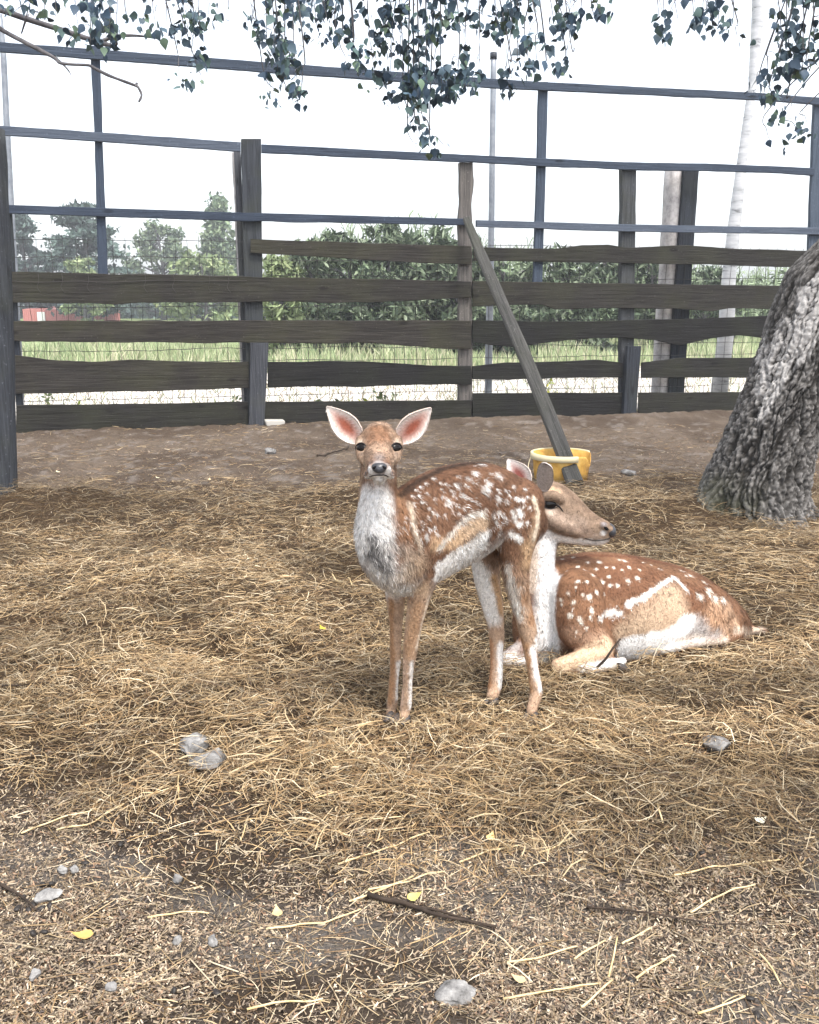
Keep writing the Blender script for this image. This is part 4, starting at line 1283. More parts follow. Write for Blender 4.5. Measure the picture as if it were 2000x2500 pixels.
# maize: tall leafy stalks
def maize(n, seed):
    r = np.random.default_rng(seed)
    Vs, Fs, Cs, off = [], [], [], 0
    fa = R(-9)
    for k in range(n):
        row = r.random() ** 1.6 * 16
        t = r.random()
        # field front edge from behind the tall post running away to the right
        x = -4.2 + t * 26
        y = 21.5 + .62 * (x + 4.2) * (1 if x > 3 else .35) + row + r.normal(0, .25)
        if x < -1.2 and row < 5 * (-1.2 - x) / 3:
            continue
        h = r.uniform(2.0, 3.0) * (.86 + .26 * math.exp(-((x + .8) / 2.2) ** 2) + .07 * math.sin(x * 2.1) + (.0 if x < 4 else -.05)) * (1 + .05 * math.sin(x))
        lean = r.normal(0, .04, 2)
        zz = np.linspace(0, 1, 4)
        st = np.stack([x + lean[0] * h * zz ** 2, y + lean[1] * h * zz ** 2, h * zz], 1)
        w = .016
        V = np.concatenate([st - [w, 0, 0], st + [w, 0, 0]])
        F = np.array([[i, i + 4, i + 5, i + 1] for i in range(3)])
        base = np.array([.17, .215, .125]) * r.uniform(.65, 1.35)
        Vs.append(V); Fs.append(F + off); Cs.append(np.tile(base * 1.2, (8, 1))); off += 8
        nl = 11
        for j in range(nl):
            z0 = h * (.08 + .86 * (j + r.random()) / nl)
            a = r.random() * 6.283
            L = r.uniform(.45, .8) * (1 - .35 * abs(z0 / h - .5))
            s = np.array([0, .3, .65, 1.0])
            up = r.uniform(.25, .6)
            px_ = np.cos(a) * s * L * .8
            py_ = np.sin(a) * s * L * .8
            pz = z0 + L * (up * s * 1.6 - 1.5 * up * s ** 2 - .12 * s)
            ww = np.array([.032, .055, .042, .004])
            q = np.stack([x + px_ + lean[0] * z0, y + py_, pz], 1)
            sd = np.array([-math.sin(a), math.cos(a), .35])
            V = np.concatenate([q - sd * ww[:, None], q + sd * ww[:, None]])
            F = np.array([[i, i + 1, i + 5, i + 4] for i in range(3)])
            c = base * r.uniform(.75, 1.35)
            Vs.append(V); Fs.append(F + off); Cs.append(np.tile(c, (8, 1))); off += 8
        # tassel
        for j in range(4):
            a = r.random() * 6.283
            q = np.array([st[-1], st[-1] + [math.cos(a) * .06, math.sin(a) * .06, .16], st[-1] + [math.cos(a) * .15, math.sin(a) * .15, .27]])
            V = np.concatenate([q - [.008, 0, 0], q + [.008, 0, 0]])
            Vs.append(V); Fs.append(np.array([[0, 1, 4, 3], [1, 2, 5, 4]]) + off); Cs.append(np.tile(base * 1.3, (6, 1))); off += 6
    o = mesh_obj('maize_field', np.concatenate(Vs), np.concatenate(Fs), M_FOL, col=np.concatenate(Cs), smooth=False)
    tag(o, 'dense field of tall green maize behind the fence', kind='stuff')
maize(1500, 5)
SHR = [(588, 548, 90, 19.5), (655, 508, 110, 20), (735, 492, 120, 20.5), (815, 470, 130, 20), (895, 482, 120, 20.5), (965, 505, 110, 20.2), (1060, 522, 120, 20.6), (1165, 532, 120, 21), (1270, 530, 120, 21.5), (1370, 538, 110, 22.5), (1480, 566, 110, 24)]
SHL = ['pale loose shrub just right of the tall fence post', 'leafy grey green shrub beyond the short upper board', 'bushy shrub left of the tallest one behind the fence', 'tallest willowy shrub behind the middle of the fence', 'dense shrub right of the tallest one behind the fence', 'shrub behind the post where the prop leans', 'low shrub seen behind the capped steel pole', 'low shrub seen behind the slim right upright', 'low dense shrub between the slim upright and the stub post', 'low shrub just left of the broad concrete post', 'lowest shrub between the concrete post and the young birch']
for (px_, py_, w_, d_), l_ in zip(SHR, SHL):
    tree_far('shrub', l_, px_, py_, w_ * 1.35, d_, G_SHRUB if px_ > 600 else G_LIGHT, 'round', 60, 58, group='shrubs beyond the fence', low=.02, leaf=.13, aspect=.24)
# grass verge and weeds
def grass(n):
    x = rng.uniform(-16, 18, n)
    s = 7.6 + (16 - 7.6) * rng.random(n) ** 1.3
    y = F0[1] + (x - F0[0]) * math.tan(FA) + s / math.cos(FA)
    h = rng.uniform(.10, .42, n) * (.35 + 1.5 * vnoise(x * .9, y * .5, 0, 141) ** 1.5)
    k = px = None
    b0 = np.stack([x, y, np.zeros(n)], 1)
    ln = rng.normal(0, .3, (n, 2)) * h[:, None]
    tip = b0 + np.stack([ln[:, 0], ln[:, 1], h], 1)
    mid = (b0 + tip) / 2 + np.stack([-ln[:, 0] * .15, 0 * h, .05 * h], 1)
    w = np.array([.012, 0, 0])
    V = np.stack([b0 - w, b0 + w, mid - w * .8, mid + w * .8, tip], 1).reshape(-1, 3)
    i = (np.arange(n) * 5)[:, None]
    c = np.array([[.27, .33, .17], [.34, .38, .21], [.20, .26, .13], [.42, .41, .27]])[rng.integers(0, 4, n)]
    o = mesh_obj('grass_verge', V, [i + np.array([[0, 1, 3, 2]]), i + np.array([[2, 3, 4]])], M_FOL, col=np.repeat(c, 5, 0), smooth=False)
    tag(o, 'rough light green grass verge beyond the pale track', kind='stuff')
grass(42000)
# sparse weeds on the track side, right behind the netting
def weed(px, py, v, h, label, cols, nleaf=60, name='weed', spread=.14):
    u, z = on_fence(px, py, v)
    p = F0 + FU * u + FV * v
    root = thing(name, label, 'weed', (p[0], p[1], 0), group='weeds behind the netting')
    P, st = [], []
    for k in range(5):
        a = rng.random() * 6.283
        tip = np.array([math.cos(a) * spread, math.sin(a) * spread, h * rng.uniform(.7, 1)])
        q = smooth_path(np.array([[0, 0, 0], tip * [.4, .4, .6], tip]), 6)
        st.append(tube(q, .003, 4))
        t = rng.random(nleaf // 5)
        P.append(tip[None] * t[:, None] + rng.normal(0, .025, (nleaf // 5, 3)))
    V, F = merge(st)
    mesh_obj('stem', V, F, M_STEM, root)
    P = np.concatenate(P)
    P[:, 2] = np.abs(P[:, 2])
    V, F, C = leaf_cards(P, .03 * rng.uniform(.7, 1.4, len(P)), cols[rng.integers(0, len(cols), len(P))])
    tag(mesh_obj('foliage', V, F, M_FOL, root, col=C, smooth=False), kind='stuff')
M_STEM, nt, b = mat('weed_stem', .7, .2)
b.inputs['Base Color'].default_value = (.16, .18, .07, 1)
YG = np.array([[.42, .46, .06], [.52, .50, .08], [.30, .38, .07]])
DG = np.array([[.10, .14, .06], [.16, .2, .09]])
weed(1142, 800, .9, .50, 'yellow green weed right behind the leaning prop, upper boards gap', YG, 90)
weed(1160, 815, .5, .22, 'low yellow weed at the foot of the netting right of the prop', YG, 40, spread=.1)
weed(140, 838, .45, .24, 'yellow weed low behind the left bay bottom gap', YG, 60)
weed(215, 842, .5, .18, 'olive weed low behind the left bay, right of the yellow one', DG, 50)
weed(515, 835, .7, .28, 'dark green leafy weed behind the foot of the tall post', DG, 80)
weed(780, 836, .4, .26, 'yellow tipped weed behind the middle of the fence', YG, 30)
weed(815, 836, .5, .34, 'grassy olive weed right of the yellow tipped one', DG, 70)
weed(690, 838, .5, .26, 'thin dark weed behind the fence, left of the fawn ears', DG, 40)
weed(90, 730, 2.2, .5, 'dark sprig rising behind the left end of the fence', DG, 40)
def track_litter(n):
    x = rng.uniform(-8, 10, n)
    s = .35 + 6.5 * rng.random(n) ** 1.5
    y = F0[1] + (x - F0[0]) * math.tan(FA) + s / math.cos(FA)
    h = rng.uniform(.02, .13, n)
    b0 = np.stack([x, y, np.zeros(n)], 1)
    ln = rng.normal(0, .8, (n, 2)) * h[:, None]
    tip = b0 + np.stack([ln[:, 0], ln[:, 1], h], 1)
    w = np.array([.006, 0, 0])
    V = np.stack([b0 - w, b0 + w, tip + w * .4, tip - w * .4], 1).reshape(-1, 3)
    c = np.array([[.16, .2, .09], [.3, .27, .16], [.2, .16, .1]])[rng.integers(0, 3, n)]
    o = mesh_obj('track_weeds', V, np.arange(n * 4).reshape(-1, 4), M_FOL, col=np.repeat(c, 4, 0), smooth=False)
    tag(o, 'sparse dry weeds dotted over the pale track', kind='stuff')
track_litter(6000)

# ------------------------------------------------------------------ summer haze over the fields
bm = bmesh.new()
bmesh.ops.create_cube(bm, size=1)
for vt in bm.verts:
    vt.co = Vector((vt.co.x * 2400, vt.co.y * 2400, (vt.co.z + .5) * 13.5 - 1.2))
m_haze = bpy.data.materials.new('haze_air')
m_haze.use_nodes = True
nt = m_haze.node_tree
nt.nodes.clear()
vo = nt.nodes.new('ShaderNodeVolumePrincipled')
vo.inputs['Color'].default_value = (.92, .94, .97, 1)
vo.inputs['Density'].default_value = .0028
vo.inputs['Anisotropy'].default_value = .3
ou = nt.nodes.new('ShaderNodeOutputMaterial')
nt.links.new(vo.outputs[0], ou.inputs['Volume'])
hz = bm_obj('haze', bm, m_haze, smooth=False)
tag(hz, 'thin pale summer haze over the paddock and the fields', kind='stuff')
# ================================================================== DEER
class Beast:
    def __init__(self):
        self.parts, self.fc, self.ft, self.fl = [], [], [], []
    def flow(self, C, fur, sgn=1):
        C = np.asarray(C)
        T = np.gradient(C, axis=0) * sgn
        T /= np.linalg.norm(T, axis=1)[:, None] + 1e-9
        self.fc.append(C); self.ft.append(T); self.fl.append(np.broadcast_to(fur, (len(C),)))
    def loft(self, secs, fur, n=22, k=28, sgn=1, sq=1.0):
        """secs: (top(px), bottom(px), d, half thickness m); head end first"""
        top = np.array([at_y(*s[0], s[2] * S) for s in secs])
        bot = np.array([at_y(*s[1], s[2] * S) for s in secs])
        bth = np.array([s[3] * S for s in secs])
        m = n
        top, bot = smooth_path(top, m), smooth_path(bot, m)
        bth = smooth_path(bth[:, None].repeat(3, 1), m)[:, 0]
        C = (top + bot) / 2
        T = np.gradient(C, axis=0)
        th = np.arange(k) / k * 2 * math.pi
        rings = []
        for i in range(m):
            A = (top[i] - bot[i]) / 2
            B = np.cross(A, T[i]); B = B / (np.linalg.norm(B) + 1e-9) * max(bth[i], .002)
            c_, s_ = np.cos(th), np.sin(th)
            rings.append(C[i] + np.outer(np.sign(c_) * np.abs(c_) ** sq, A) + np.outer(np.sign(s_) * np.abs(s_) ** sq, B))
        V, F = sweep(rings)
        self.parts.append((V, F))
        self.flow(C, fur, sgn)
    def limb(self, pts, fur, n=26, k=18, rb=1.0):
        """pts: (px, py, d, r px)"""
        P = np.array([at_y(p[0], p[1], p[2] * S) for p in pts])
        Rr = np.array([p[3] * px_m(p[2] * S) for p in pts])
        Q = smooth_path(np.c_[P, Rr], n)
        # rounded ends
        def capend(q0, q1):
            dr = q0[:3] - q1[:3]
            dr /= np.linalg.norm(dr) + 1e-9
            return [np.r_[q0[:3] + dr * q0[3] * .9 * math.sin(a_), q0[3] * max(.05, math.cos(a_))] for a_ in (.45, .85, 1.2, 1.45)]
        Q = np.vstack([capend(Q[0], Q[1])[::-1], Q, capend(Q[-1], Q[-2])])
        V, F = tube(Q[:, :3], np.maximum(Q[:, 3], .002), k)
        self.parts.append((V, F))
        self.flow(Q[4:-4, :3], fur)
    def build(self, name, parent, voxel=.0046, iters=5):
        V, F = merge(self.parts)
        raw = mesh_obj(name + '_raw', V, F)
        md = raw.modifiers.new('r', 'REMESH')
        md.mode = 'VOXEL'
        md.voxel_size = voxel
        dg = bpy.context.evaluated_depsgraph_get()
        me = bpy.data.meshes.new_from_object(raw.evaluated_get(dg))
        bpy.data.objects.remove(raw)
        n = len(me.vertices)
        co = np.empty(n * 3, np.float32); me.vertices.foreach_get('co', co); co = co.reshape(-1, 3).astype(float)
        ed = np.empty(len(me.edges) * 2, np.int32); me.edges.foreach_get('vertices', ed); ed = ed.reshape(-1, 2)
        deg = np.bincount(ed.ravel(), minlength=n)[:, None]
        def lap(x):
            s = np.zeros_like(x)
            for j in range(3):
                s[:, j] = np.bincount(ed[:, 0], x[ed[:, 1], j], n) + np.bincount(ed[:, 1], x[ed[:, 0], j], n)
            return s / np.maximum(deg, 1) - x
        for i in range(iters):
            co += .55 * lap(co)
            co -= .50 * lap(co)
        co += .5 * lap(co)
        lt = np.empty(len(me.polygons), np.int32); me.polygons.foreach_get('loop_total', lt)
        li = np.empty(len(me.loops), np.int32); me.loops.foreach_get('vertex_index', li)
        self.co = co
        self.faces = li.reshape(-1, 4) if (lt == 4).all() else None
        bpy.data.meshes.remove(me)
        self.normals()
        self.kd = KDTree(len(co))
        for i_, c_ in enumerate(co):
            self.kd.insert(c_, i_)
        self.kd.balance()
        self.bvh = BVHTree.FromPolygons([Vector(c) for c in co], [tuple(f) for f in self.faces])
        self.fcA, self.ftA, self.flA = np.concatenate(self.fc), np.concatenate(self.ft), np.concatenate(self.fl)
    def normals(self):
        f = self.faces
        fn = np.cross(self.co[f[:, 2]] - self.co[f[:, 0]], self.co[f[:, 3]] - self.co[f[:, 1]])
        vn = np.zeros_like(self.co)
        for j in range(4):
            for a in range(3):
                vn[:, a] += np.bincount(f[:, j], fn[:, a], len(self.co))
        self.vn = vn / (np.linalg.norm(vn, axis=1)[:, None] + 1e-12)
        self.farea = np.linalg.norm(fn, axis=1) / 2
    def hit(self, px, py):
        r = ray(px, py); r = r / np.linalg.norm(r)
        h = self.bvh.ray_cast(Vector(CAM), Vector(r))
        if h[0] is None:
            q = self.bvh.find_nearest(Vector(at_y(px, py, float(self.co[:, 1].mean()))))
            return np.array(q[0]), np.array(q[1])
        return np.array(h[0]), np.array(h[1])
    def brush(self, col, px, py, r, color, soft=.5, op=1.0, wob=.35, freq=60):
        """soft round mark centred on the coat point seen at (px,py); r in reading pixels"""
        p, _ = self.hit(px, py)
        rm = r * px_m(p[1])
        d = np.linalg.norm(self.co - p, axis=1)
        near = d < rm * (1.6 + soft)
        if not near.any():
            return
        q = self.co[near]
        dd = d[near] / rm * (1 + wob * (fbm(q[:, 0] * freq, q[:, 1] * freq, q[:, 2] * freq, 151, 3) - .5) * 2)
        a = (1 - sstep(1 - soft, 1 + soft * .6, dd)) * op
        col[near] = col[near] * (1 - a[:, None]) + np.array(color) * a[:, None]
    def line(self, col, pts, r, color, **kw):
        pts = np.array(pts, float)
        L = np.r_[0, np.cumsum(np.linalg.norm(np.diff(pts, axis=0), axis=1))]
        m = max(2, int(L[-1] / (r * .6)))
        for s in np.linspace(0, L[-1], m):
            self.brush(col, float(np.interp(s, L, pts[:, 0])), float(np.interp(s, L, pts[:, 1])), r, color, **kw)
    def fur(self, parent, col, count, label, width=.0011, droop=.25, lift=.25, lenk=None, exclude=None):
        f = self.faces
        p = self.farea / self.farea.sum()
        fi = rng.choice(len(f), count, p=p)
        w = rng.dirichlet((1, 1, 1, 1), count)
        def mixv(A):
            return sum(w[:, j:j + 1] * A[f[fi, j]] for j in range(4))
        P, Nn = mixv(self.co), mixv(self.vn)
        Q_ = P + rng.normal(0, .0032, P.shape)
        ki = np.array([self.kd.find(q)[1] for q in Q_])
        Cc = col[ki]
        Lm = mixv(self.lenv[:, None])[:, 0]
        if exclude is not None:
            k = ~exclude(P)
            P, Nn, Cc, Lm = P[k], Nn[k], Cc[k], Lm[k]
        n = len(P)
        Nn /= np.linalg.norm(Nn, axis=1)[:, None]
        # nearest flow sample
        T = np.empty((n, 3)) ; 
        for i in range(0, n, 8000):
            d = ((P[i:i + 8000, None] - self.fcA[None]) ** 2).sum(2)
            wgt = 1 / (d + 2e-4) ** 2
            T[i:i + 8000] = (wgt[..., None] * self.ftA[None]).sum(1) / wgt.sum(1)[:, None]
        T = T + np.array([0, 0, -droop])
        T -= Nn * (T * Nn).sum(1)[:, None]
        T /= np.linalg.norm(T, axis=1)[:, None] + 1e-6
        jit = rng.normal(0, .30, (n, 3)) + .9 * (np.stack([fbm(P[:, 0] * 30, P[:, 1] * 30, P[:, 2] * 30, s, 2) for s in (161, 162, 163)], 1) - .5) * 2
        T = T + jit
        T -= Nn * (T * Nn).sum(1)[:, None]
        T /= np.linalg.norm(T, axis=1)[:, None] + 1e-6
        L = Lm * rng.uniform(.5, 1.35, n)
        lf = lift * rng.uniform(.5, 1.5, n)
        side = np.cross(T, Nn) 
        ww = width * rng.uniform(.7, 1.3, n)
        p0 = P - Nn * .001
        p1 = P + T * (L * .5)[:, None] + Nn * (L * lf * .6)[:, None]
        p2 = P + T * L[:, None] + Nn * (L * lf * .75)[:, None] + np.array([0, 0, -.1]) * L[:, None]
        V = np.stack([p0 - side * ww[:, None] / 2, p0 + side * ww[:, None] / 2, p1 - side * ww[:, None] * .45, p1 + side * ww[:, None] * .45, p2], 1)
        i = (np.arange(n) * 5)[:, None]
        Nf = np.repeat(Nn + .42 * rng.normal(0, 1, (n, 3)), 5, 0)
        Nf /= np.linalg.norm(Nf, axis=1)[:, None]
        clump = fbm(P[:, 0] * 150, P[:, 1] * 150, P[:, 2] * 110, 191, 2)
        tone = (rng.normal(1, .22, n) * (.62 + .76 * sstep(.25, .75, clump))).clip(.4, 1.5)
        c = np.clip(Cc * tone[:, None], 0, .85)
        c5 = np.repeat(c[:, None], 5, 1)
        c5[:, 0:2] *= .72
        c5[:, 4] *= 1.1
        V = V.reshape(-1, 3)
        org_ = np.array(parent.location)
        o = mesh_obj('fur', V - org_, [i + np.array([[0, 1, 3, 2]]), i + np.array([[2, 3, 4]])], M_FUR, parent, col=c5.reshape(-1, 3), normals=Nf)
        tag(o, kind='stuff')
        return o
M_FUR = vcol_mat('deer_fur', .65, .15)
M_SKIN = vcol_mat('deer_coat', .75, .1, (160, .75, 1.25))
m_eye, nt, b = mat('deer_eye', .05, .2)
b.inputs['Base Color'].default_value = (.006, .004, .003, 1)
m_lid, nt, b = mat('dark_eyelid_skin', .5, .3)
b.inputs['Base Color'].default_value = (.014, .010, .009, 1)
m_nose, nt, b = mat('moist_black_nose', .32, .5)
f = noise_n(nt, coord(nt), 300, 2)
nt.links.new(ramp(nt, f.outputs[0], [(.3, (.018, .018, .02)), (.7, (.05, .05, .056))]).outputs[0], b.inputs['Base Color'])
bump(nt, b, f.outputs[0], .4, .001)
m_nostril, nt, b = mat('nostril_dark', .8, .1)
b.inputs['Base Color'].default_value = (.006, .005, .005, 1)
m_hoof, nt, b = mat('dark_hoof_horn', .45, .4)
b.inputs['Base Color'].default_value = (.05, .043, .04, 1)

def ellipsoid(name, parent, c, rx, ry, rz, m, axes=None, sub=3):
    bm = bmesh.new()
    bmesh.ops.create_icosphere(bm, subdivisions=sub, radius=1)
    Mx = np.eye(3) if axes is None else np.array(axes).T
    for vt in bm.verts:
        q = Mx @ np.array([vt.co.x * rx, vt.co.y * ry, vt.co.z * rz])
        vt.co = Vector(q)
    o = bm_obj(name, bm, m, parent)
    o.location = Vector(np.array(c) - np.array(parent.location))
    return o
def frame(nrm, up=(0, 0, 1)):
    n = np.array(nrm, float); n /= np.linalg.norm(n)
    x = np.cross(up, n); x /= np.linalg.norm(x)
    y = np.cross(n, x)
    return [x, y, n]
def ear_geo(base, tip, width, face, cup=.35, thick=.004, mode=0, n=14, m=11):
    """leaf-shaped cupped ear; returns verts, quads, inner-ness (0..1), radial coord"""
    base, tip, face = [np.array(a, float) for a in (base, tip, face)]
    ax = tip - base
    L = np.linalg.norm(ax); ax /= L
    face = face - ax * (face @ ax); face /= np.linalg.norm(face)
    sd = np.cross(ax, face)
    t = np.linspace(0, 1, n)
    prof = np.interp(t, [0, .08, .22, .42, .6, .78, .9, .97, 1], [.45, .62, .86, 1.0, .98, .88, .70, .42, .05] if mode else [.34, .46, .80, 1.0, .90, .58, .30, .12, .02]) * width / 2
    s = np.linspace(-1, 1, m)
    In = np.empty((n, m, 3)); Nn = np.empty((n, m, 3))
    for i in range(n):
        cw = cup * (1.35 - .75 * t[i])
        ang = s * cw * 2.0
        r = prof[i] / max(.2, np.sin(min(1.5, cw * 2.0)))
        In[i] = base + ax * (t[i] * L) + np.outer(np.sin(ang) * r, sd) + np.outer((1 - np.cos(ang)) * r, face)
        Nn[i] = np.outer(-np.sin(ang), sd) + np.outer(np.cos(ang), face)
    Out = In - Nn * thick
    V = np.concatenate([In.reshape(-1, 3), Out.reshape(-1, 3)])
    g = np.arange(n * m).reshape(n, m)
    a = np.stack([g[:-1, :-1], g[:-1, 1:], g[1:, 1:], g[1:, :-1]], -1).reshape(-1, 4)
    h = g + n * m
    b_ = np.stack([h[:-1, :-1], h[1:, :-1], h[1:, 1:], h[:-1, 1:]], -1).reshape(-1, 4)
    rim = np.concatenate([g[:, 0], g[-1, 1:], g[::-1, -1][1:], g[0, ::-1][1:]])
    r2 = np.roll(rim, -1)
    e = np.stack([rim, rim + n * m, r2 + n * m, r2], 1)
    inner = np.r_[np.ones(n * m), np.zeros(n * m)]
    uu = np.tile(np.broadcast_to(t[:, None], (n, m)).ravel(), 2)
    vv = np.tile(np.broadcast_to(s[None], (n, m)).ravel(), 2)
    return V, np.concatenate([a, b_, e]), inner, uu, vv, In, Nn
def ear_hairs(In, Nn, n, L, outer=True):
    """fringe of fine hair on the inner rim"""
    k = len(In)
    i = rng.integers(1, In.shape[0] - 1, n)
    j = np.where(rng.random(n) < .5, rng.integers(0, 2, n), rng.integers(In.shape[1] - 2, In.shape[1], n))
    P = In[i, j] + rng.normal(0, .002, (n, 3))
    tgt = In[np.minimum(i + 2, In.shape[0] - 1), In.shape[1] // 2]
    D = tgt - P; D /= np.linalg.norm(D, axis=1)[:, None]
    D = D + Nn[i, j] * .5 + rng.normal(0, .2, (n, 3))
    D /= np.linalg.norm(D, axis=1)[:, None]
    return P, D * (L * rng.uniform(.5, 1.2, n))[:, None], Nn[i, j]
RB = np.array([.178, .094, .055])
WH = (.74, .71, .67)
TAN = (.52, .34, .20)

# ---------------------------------------------------------------- FAWN
fawn_o = at_z(960, 1500, .02)
fawn = thing('fawn', 'young spotted fallow fawn standing side on and looking at the camera', 'deer', (fawn_o[0], fawn_o[1], 0))
B = Beast()
FUR_T, FUR_C, FUR_H, FUR_L = .018, .018, .0075, .0065
trunk = [((790, 1085), (790, 1175), 2.135, .035), ((808, 1062), (800, 1222), 2.16, .066), ((838, 1040), (828, 1250), 2.205, .083), ((880, 1010), (872, 1243), 2.265, .092), ((930, 986), (932, 1212), 2.325, .098), ((1000, 975), (985, 1180), 2.385, .100),
         ((1050, 982), (1036, 1150), 2.425, .096), ((1092, 1006), (1078, 1160), 2.465, .090), ((1119, 1043), (1110, 1142), 2.490, .072), ((1131, 1080), (1126, 1122), 2.505, .040)]
B.loft(trunk, FUR_T, 34, 36)
# chest bulge towards the camera
B.limb([(800, 1010, 2.235, 30), (797, 1075, 2.18, 43), (797, 1130, 2.155, 50), (808, 1178, 2.155, 47), (832, 1216, 2.19, 34), (845, 1236, 2.22, 16)], FUR_C, 24, 24)
# neck
B.limb([(800, 918, 2.235, 33), (798, 965, 2.232, 36), (797, 1005, 2.225, 37.5), (797, 1045, 2.21, 41), (802, 1090, 2.20, 49), (815, 1150, 2.19, 55)], .010, 26, 26)
# head, from the nose back
head = [((799, 974), (799, 1001), 2.012, .0175), ((799, 967), (799, 1007), 2.028, .0225), ((799, 952), (799, 1010), 2.055, .0262), ((799, 932), (799, 1007), 2.090, .0325), ((798, 911), (798, 1000), 2.125, .0440), ((798, 896), (798, 992), 2.158, .0535), ((798, 894), (798, 985), 2.19, .0535), ((798, 904), (798, 975), 2.225, .044), ((798, 922), (798, 962), 2.25, .022)]
B.loft(head, FUR_H, 30, 30)
for sx in (-1, 1):      # brow and cheek
    B.limb([(798 + sx * 37, 927, 2.15, 12), (798 + sx * 40, 940, 2.135, 11), (798 + sx * 33, 962, 2.115, 14)], FUR_H, 8, 12)
    B.limb([(799 + sx * 14, 984, 2.018, 10), (799 + sx * 19, 998, 2.036, 9), (799 + sx * 24, 998, 2.07, 10)], FUR_H, 8, 12)
B.limb([(799, 1006, 2.03, 9), (799, 1008, 2.06, 14)], FUR_H, 6, 12)
# fore legs
B.limb([(893, 1130, 2.235, 52), (890, 1195, 2.235, 43), (884, 1248, 2.238, 27), (874, 1302, 2.245, 19.5), (867, 1345, 2.252, 17), (863, 1378, 2.258, 15.5), (860, 1410, 2.266, 11.5), (858, 1445, 2.276, 11), (856, 1478, 2.284, 12.5), (853, 1496, 2.285, 12), (851, 1508, 2.275, 11)], FUR_L, 44, 20)
B.limb([(838, 1180, 2.26, 40), (834, 1232, 2.31, 25), (833, 1262, 2.33, 20.5), (834, 1305, 2.335, 15.5), (833, 1350, 2.335, 13), (833, 1385, 2.333, 12.5), (831, 1415, 2.333, 10.5), (828, 1450, 2.333, 10.5), (826, 1480, 2.333, 12), (824, 1495, 2.333, 11), (823, 1504, 2.322, 10.5)], FUR_L, 44, 20)
# hind legs
B.limb([(1085, 1060, 2.42, 62), (1088, 1115, 2.40, 52), (1086, 1165, 2.385, 36), (1087, 1210, 2.375, 27), (1092, 1248, 2.375, 22.5), (1102, 1289, 2.375, 20.5), (1111, 1325, 2.375, 20), (1115, 1350, 2.372, 17.5), (1119, 1385, 2.362, 14), (1124, 1420, 2.352, 13), (1129, 1452, 2.345, 14), (1127, 1470, 2.335, 13.5), (1122, 1488, 2.322, 12.5), (1119, 1499, 2.312, 11.5)], FUR_L, 50, 20)
B.limb([(1050, 1090, 2.53, 52), (1030, 1150, 2.50, 42), (1024, 1190, 2.485, 32), (1027, 1230, 2.475, 27.5), (1037, 1275, 2.472, 23), (1044, 1316, 2.472, 18), (1046, 1345, 2.468, 16.5), (1046, 1385, 2.452, 14), (1045, 1420, 2.44, 14.5), (1042, 1445, 2.432, 15.5), (1040, 1458, 2.42, 14), (1036, 1467, 2.405, 13)], FUR_L, 48, 20)
B.build('body', fawn)
co, vn = B.co, B.vn
nb = len(co)
# hair length by region
dq = ((co[:, None, :] - B.fcA[None, ::2, :]) ** 2).sum(2) if nb * len(B.fcA) < 6e7 else None
def lens(B):
    out = np.empty(len(B.co))
    for i in range(0, len(B.co), 6000):
        d = ((B.co[i:i + 6000, None] - B.fcA[None]) ** 2).sum(2)
        w = 1 / (d + 1e-4) ** 3
        out[i:i + 6000] = (w * B.flA[None]).sum(1) / w.sum(1)
    B.lenv = out
lens(B)
# coat
n_c = fbm(co[:, 0] * 14, co[:, 1] * 14, co[:, 2] * 14, 171, 4)
col = RB[None] * (.55 + .85 * n_c[:, None])
z = co[:, 2]
col = lerp(col, (.12, .06, .035), sstep(.50, .66, fbm(co[:, 0] * 9, co[:, 1] * 9, co[:, 2] * 9, 172, 3)) * .55)
col = lerp(col, (.43, .295, .20), sstep(.50 * S, .36 * S, z) * .9)                         # paler down the flank and legs
below = sstep(-.25, -.8, vn[:, 2])
col = lerp(col, WH, below * sstep(.22 * S, .30 * S, z) * .95)                 # white belly
# the white of the inner thighs and of the inner side of each leg (towards the body's midline)
hdc = at_y(798, 940, 2.15 * S)
def near(px, py, d, r):
    p = at_y(px, py, d * S)
    return np.exp(-(np.linalg.norm(co - p, axis=1) / r) ** 2)
col = lerp(col, (.36, .25, .175), sstep(.25, .6, near(798, 940, 2.15, .11 * S)) * .85)
BR = lambda *a, **k: B.brush(col, *a, **k)
ZB = lambda x, y: (724.5 + .272 * x, 948.75 + .272 * y)
# neck and chest white, grey ruff
for p in ((765, 1040, 22), (757, 1070, 24), (752, 1120, 26), (755, 1160, 28), (765, 1200, 28), (785, 1232, 24), (797, 1020, 34), (797, 1050, 38), (793, 1085, 42), (790, 1120, 44), (790, 1155, 40), (800, 1195, 42), (815, 1225, 34), (760, 1100, 30), (765, 1150, 30), (850, 1200, 26), (848, 1240, 24)):
    BR(*p, WH, soft=.6, op=.9)
for sx, c_ in ((-1, (.50, .34, .22)), (1, (.27, .15, .085))):
    B.line(col, [(798 + sx * 36, 1000), (798 + sx * 40, 1040), (798 + sx * 47, 1075)], 12 if sx > 0 else 8, c_, soft=.7, op=.9 if sx > 0 else .5)
B.line(col, [(845, 1075), (852, 1115), (860, 1150)], 18, (.24, .125, .068), soft=.8, op=.8)
B.line(col, [(862, 1060), (872, 1110), (885, 1160)], 7, (.58, .47, .36), soft=.8, op=.6)
for p in ((785, 1150, 17), (795, 1165, 20), (782, 1175, 16), (800, 1185, 18), (790, 1140, 13), (805, 1160, 12), (778, 1125, 10), (812, 1200, 14)):
    BR(*p, (.075, .07, .068), soft=.8, op=.72, wob=1.2, freq=110)
for p in ((842, 1215, 30), (805, 1228, 24), (862, 1175, 26), (845, 1150, 16), (775, 1215, 16)):
    BR(*p, (.40, .33, .27), soft=.9, op=.55, wob=.9)
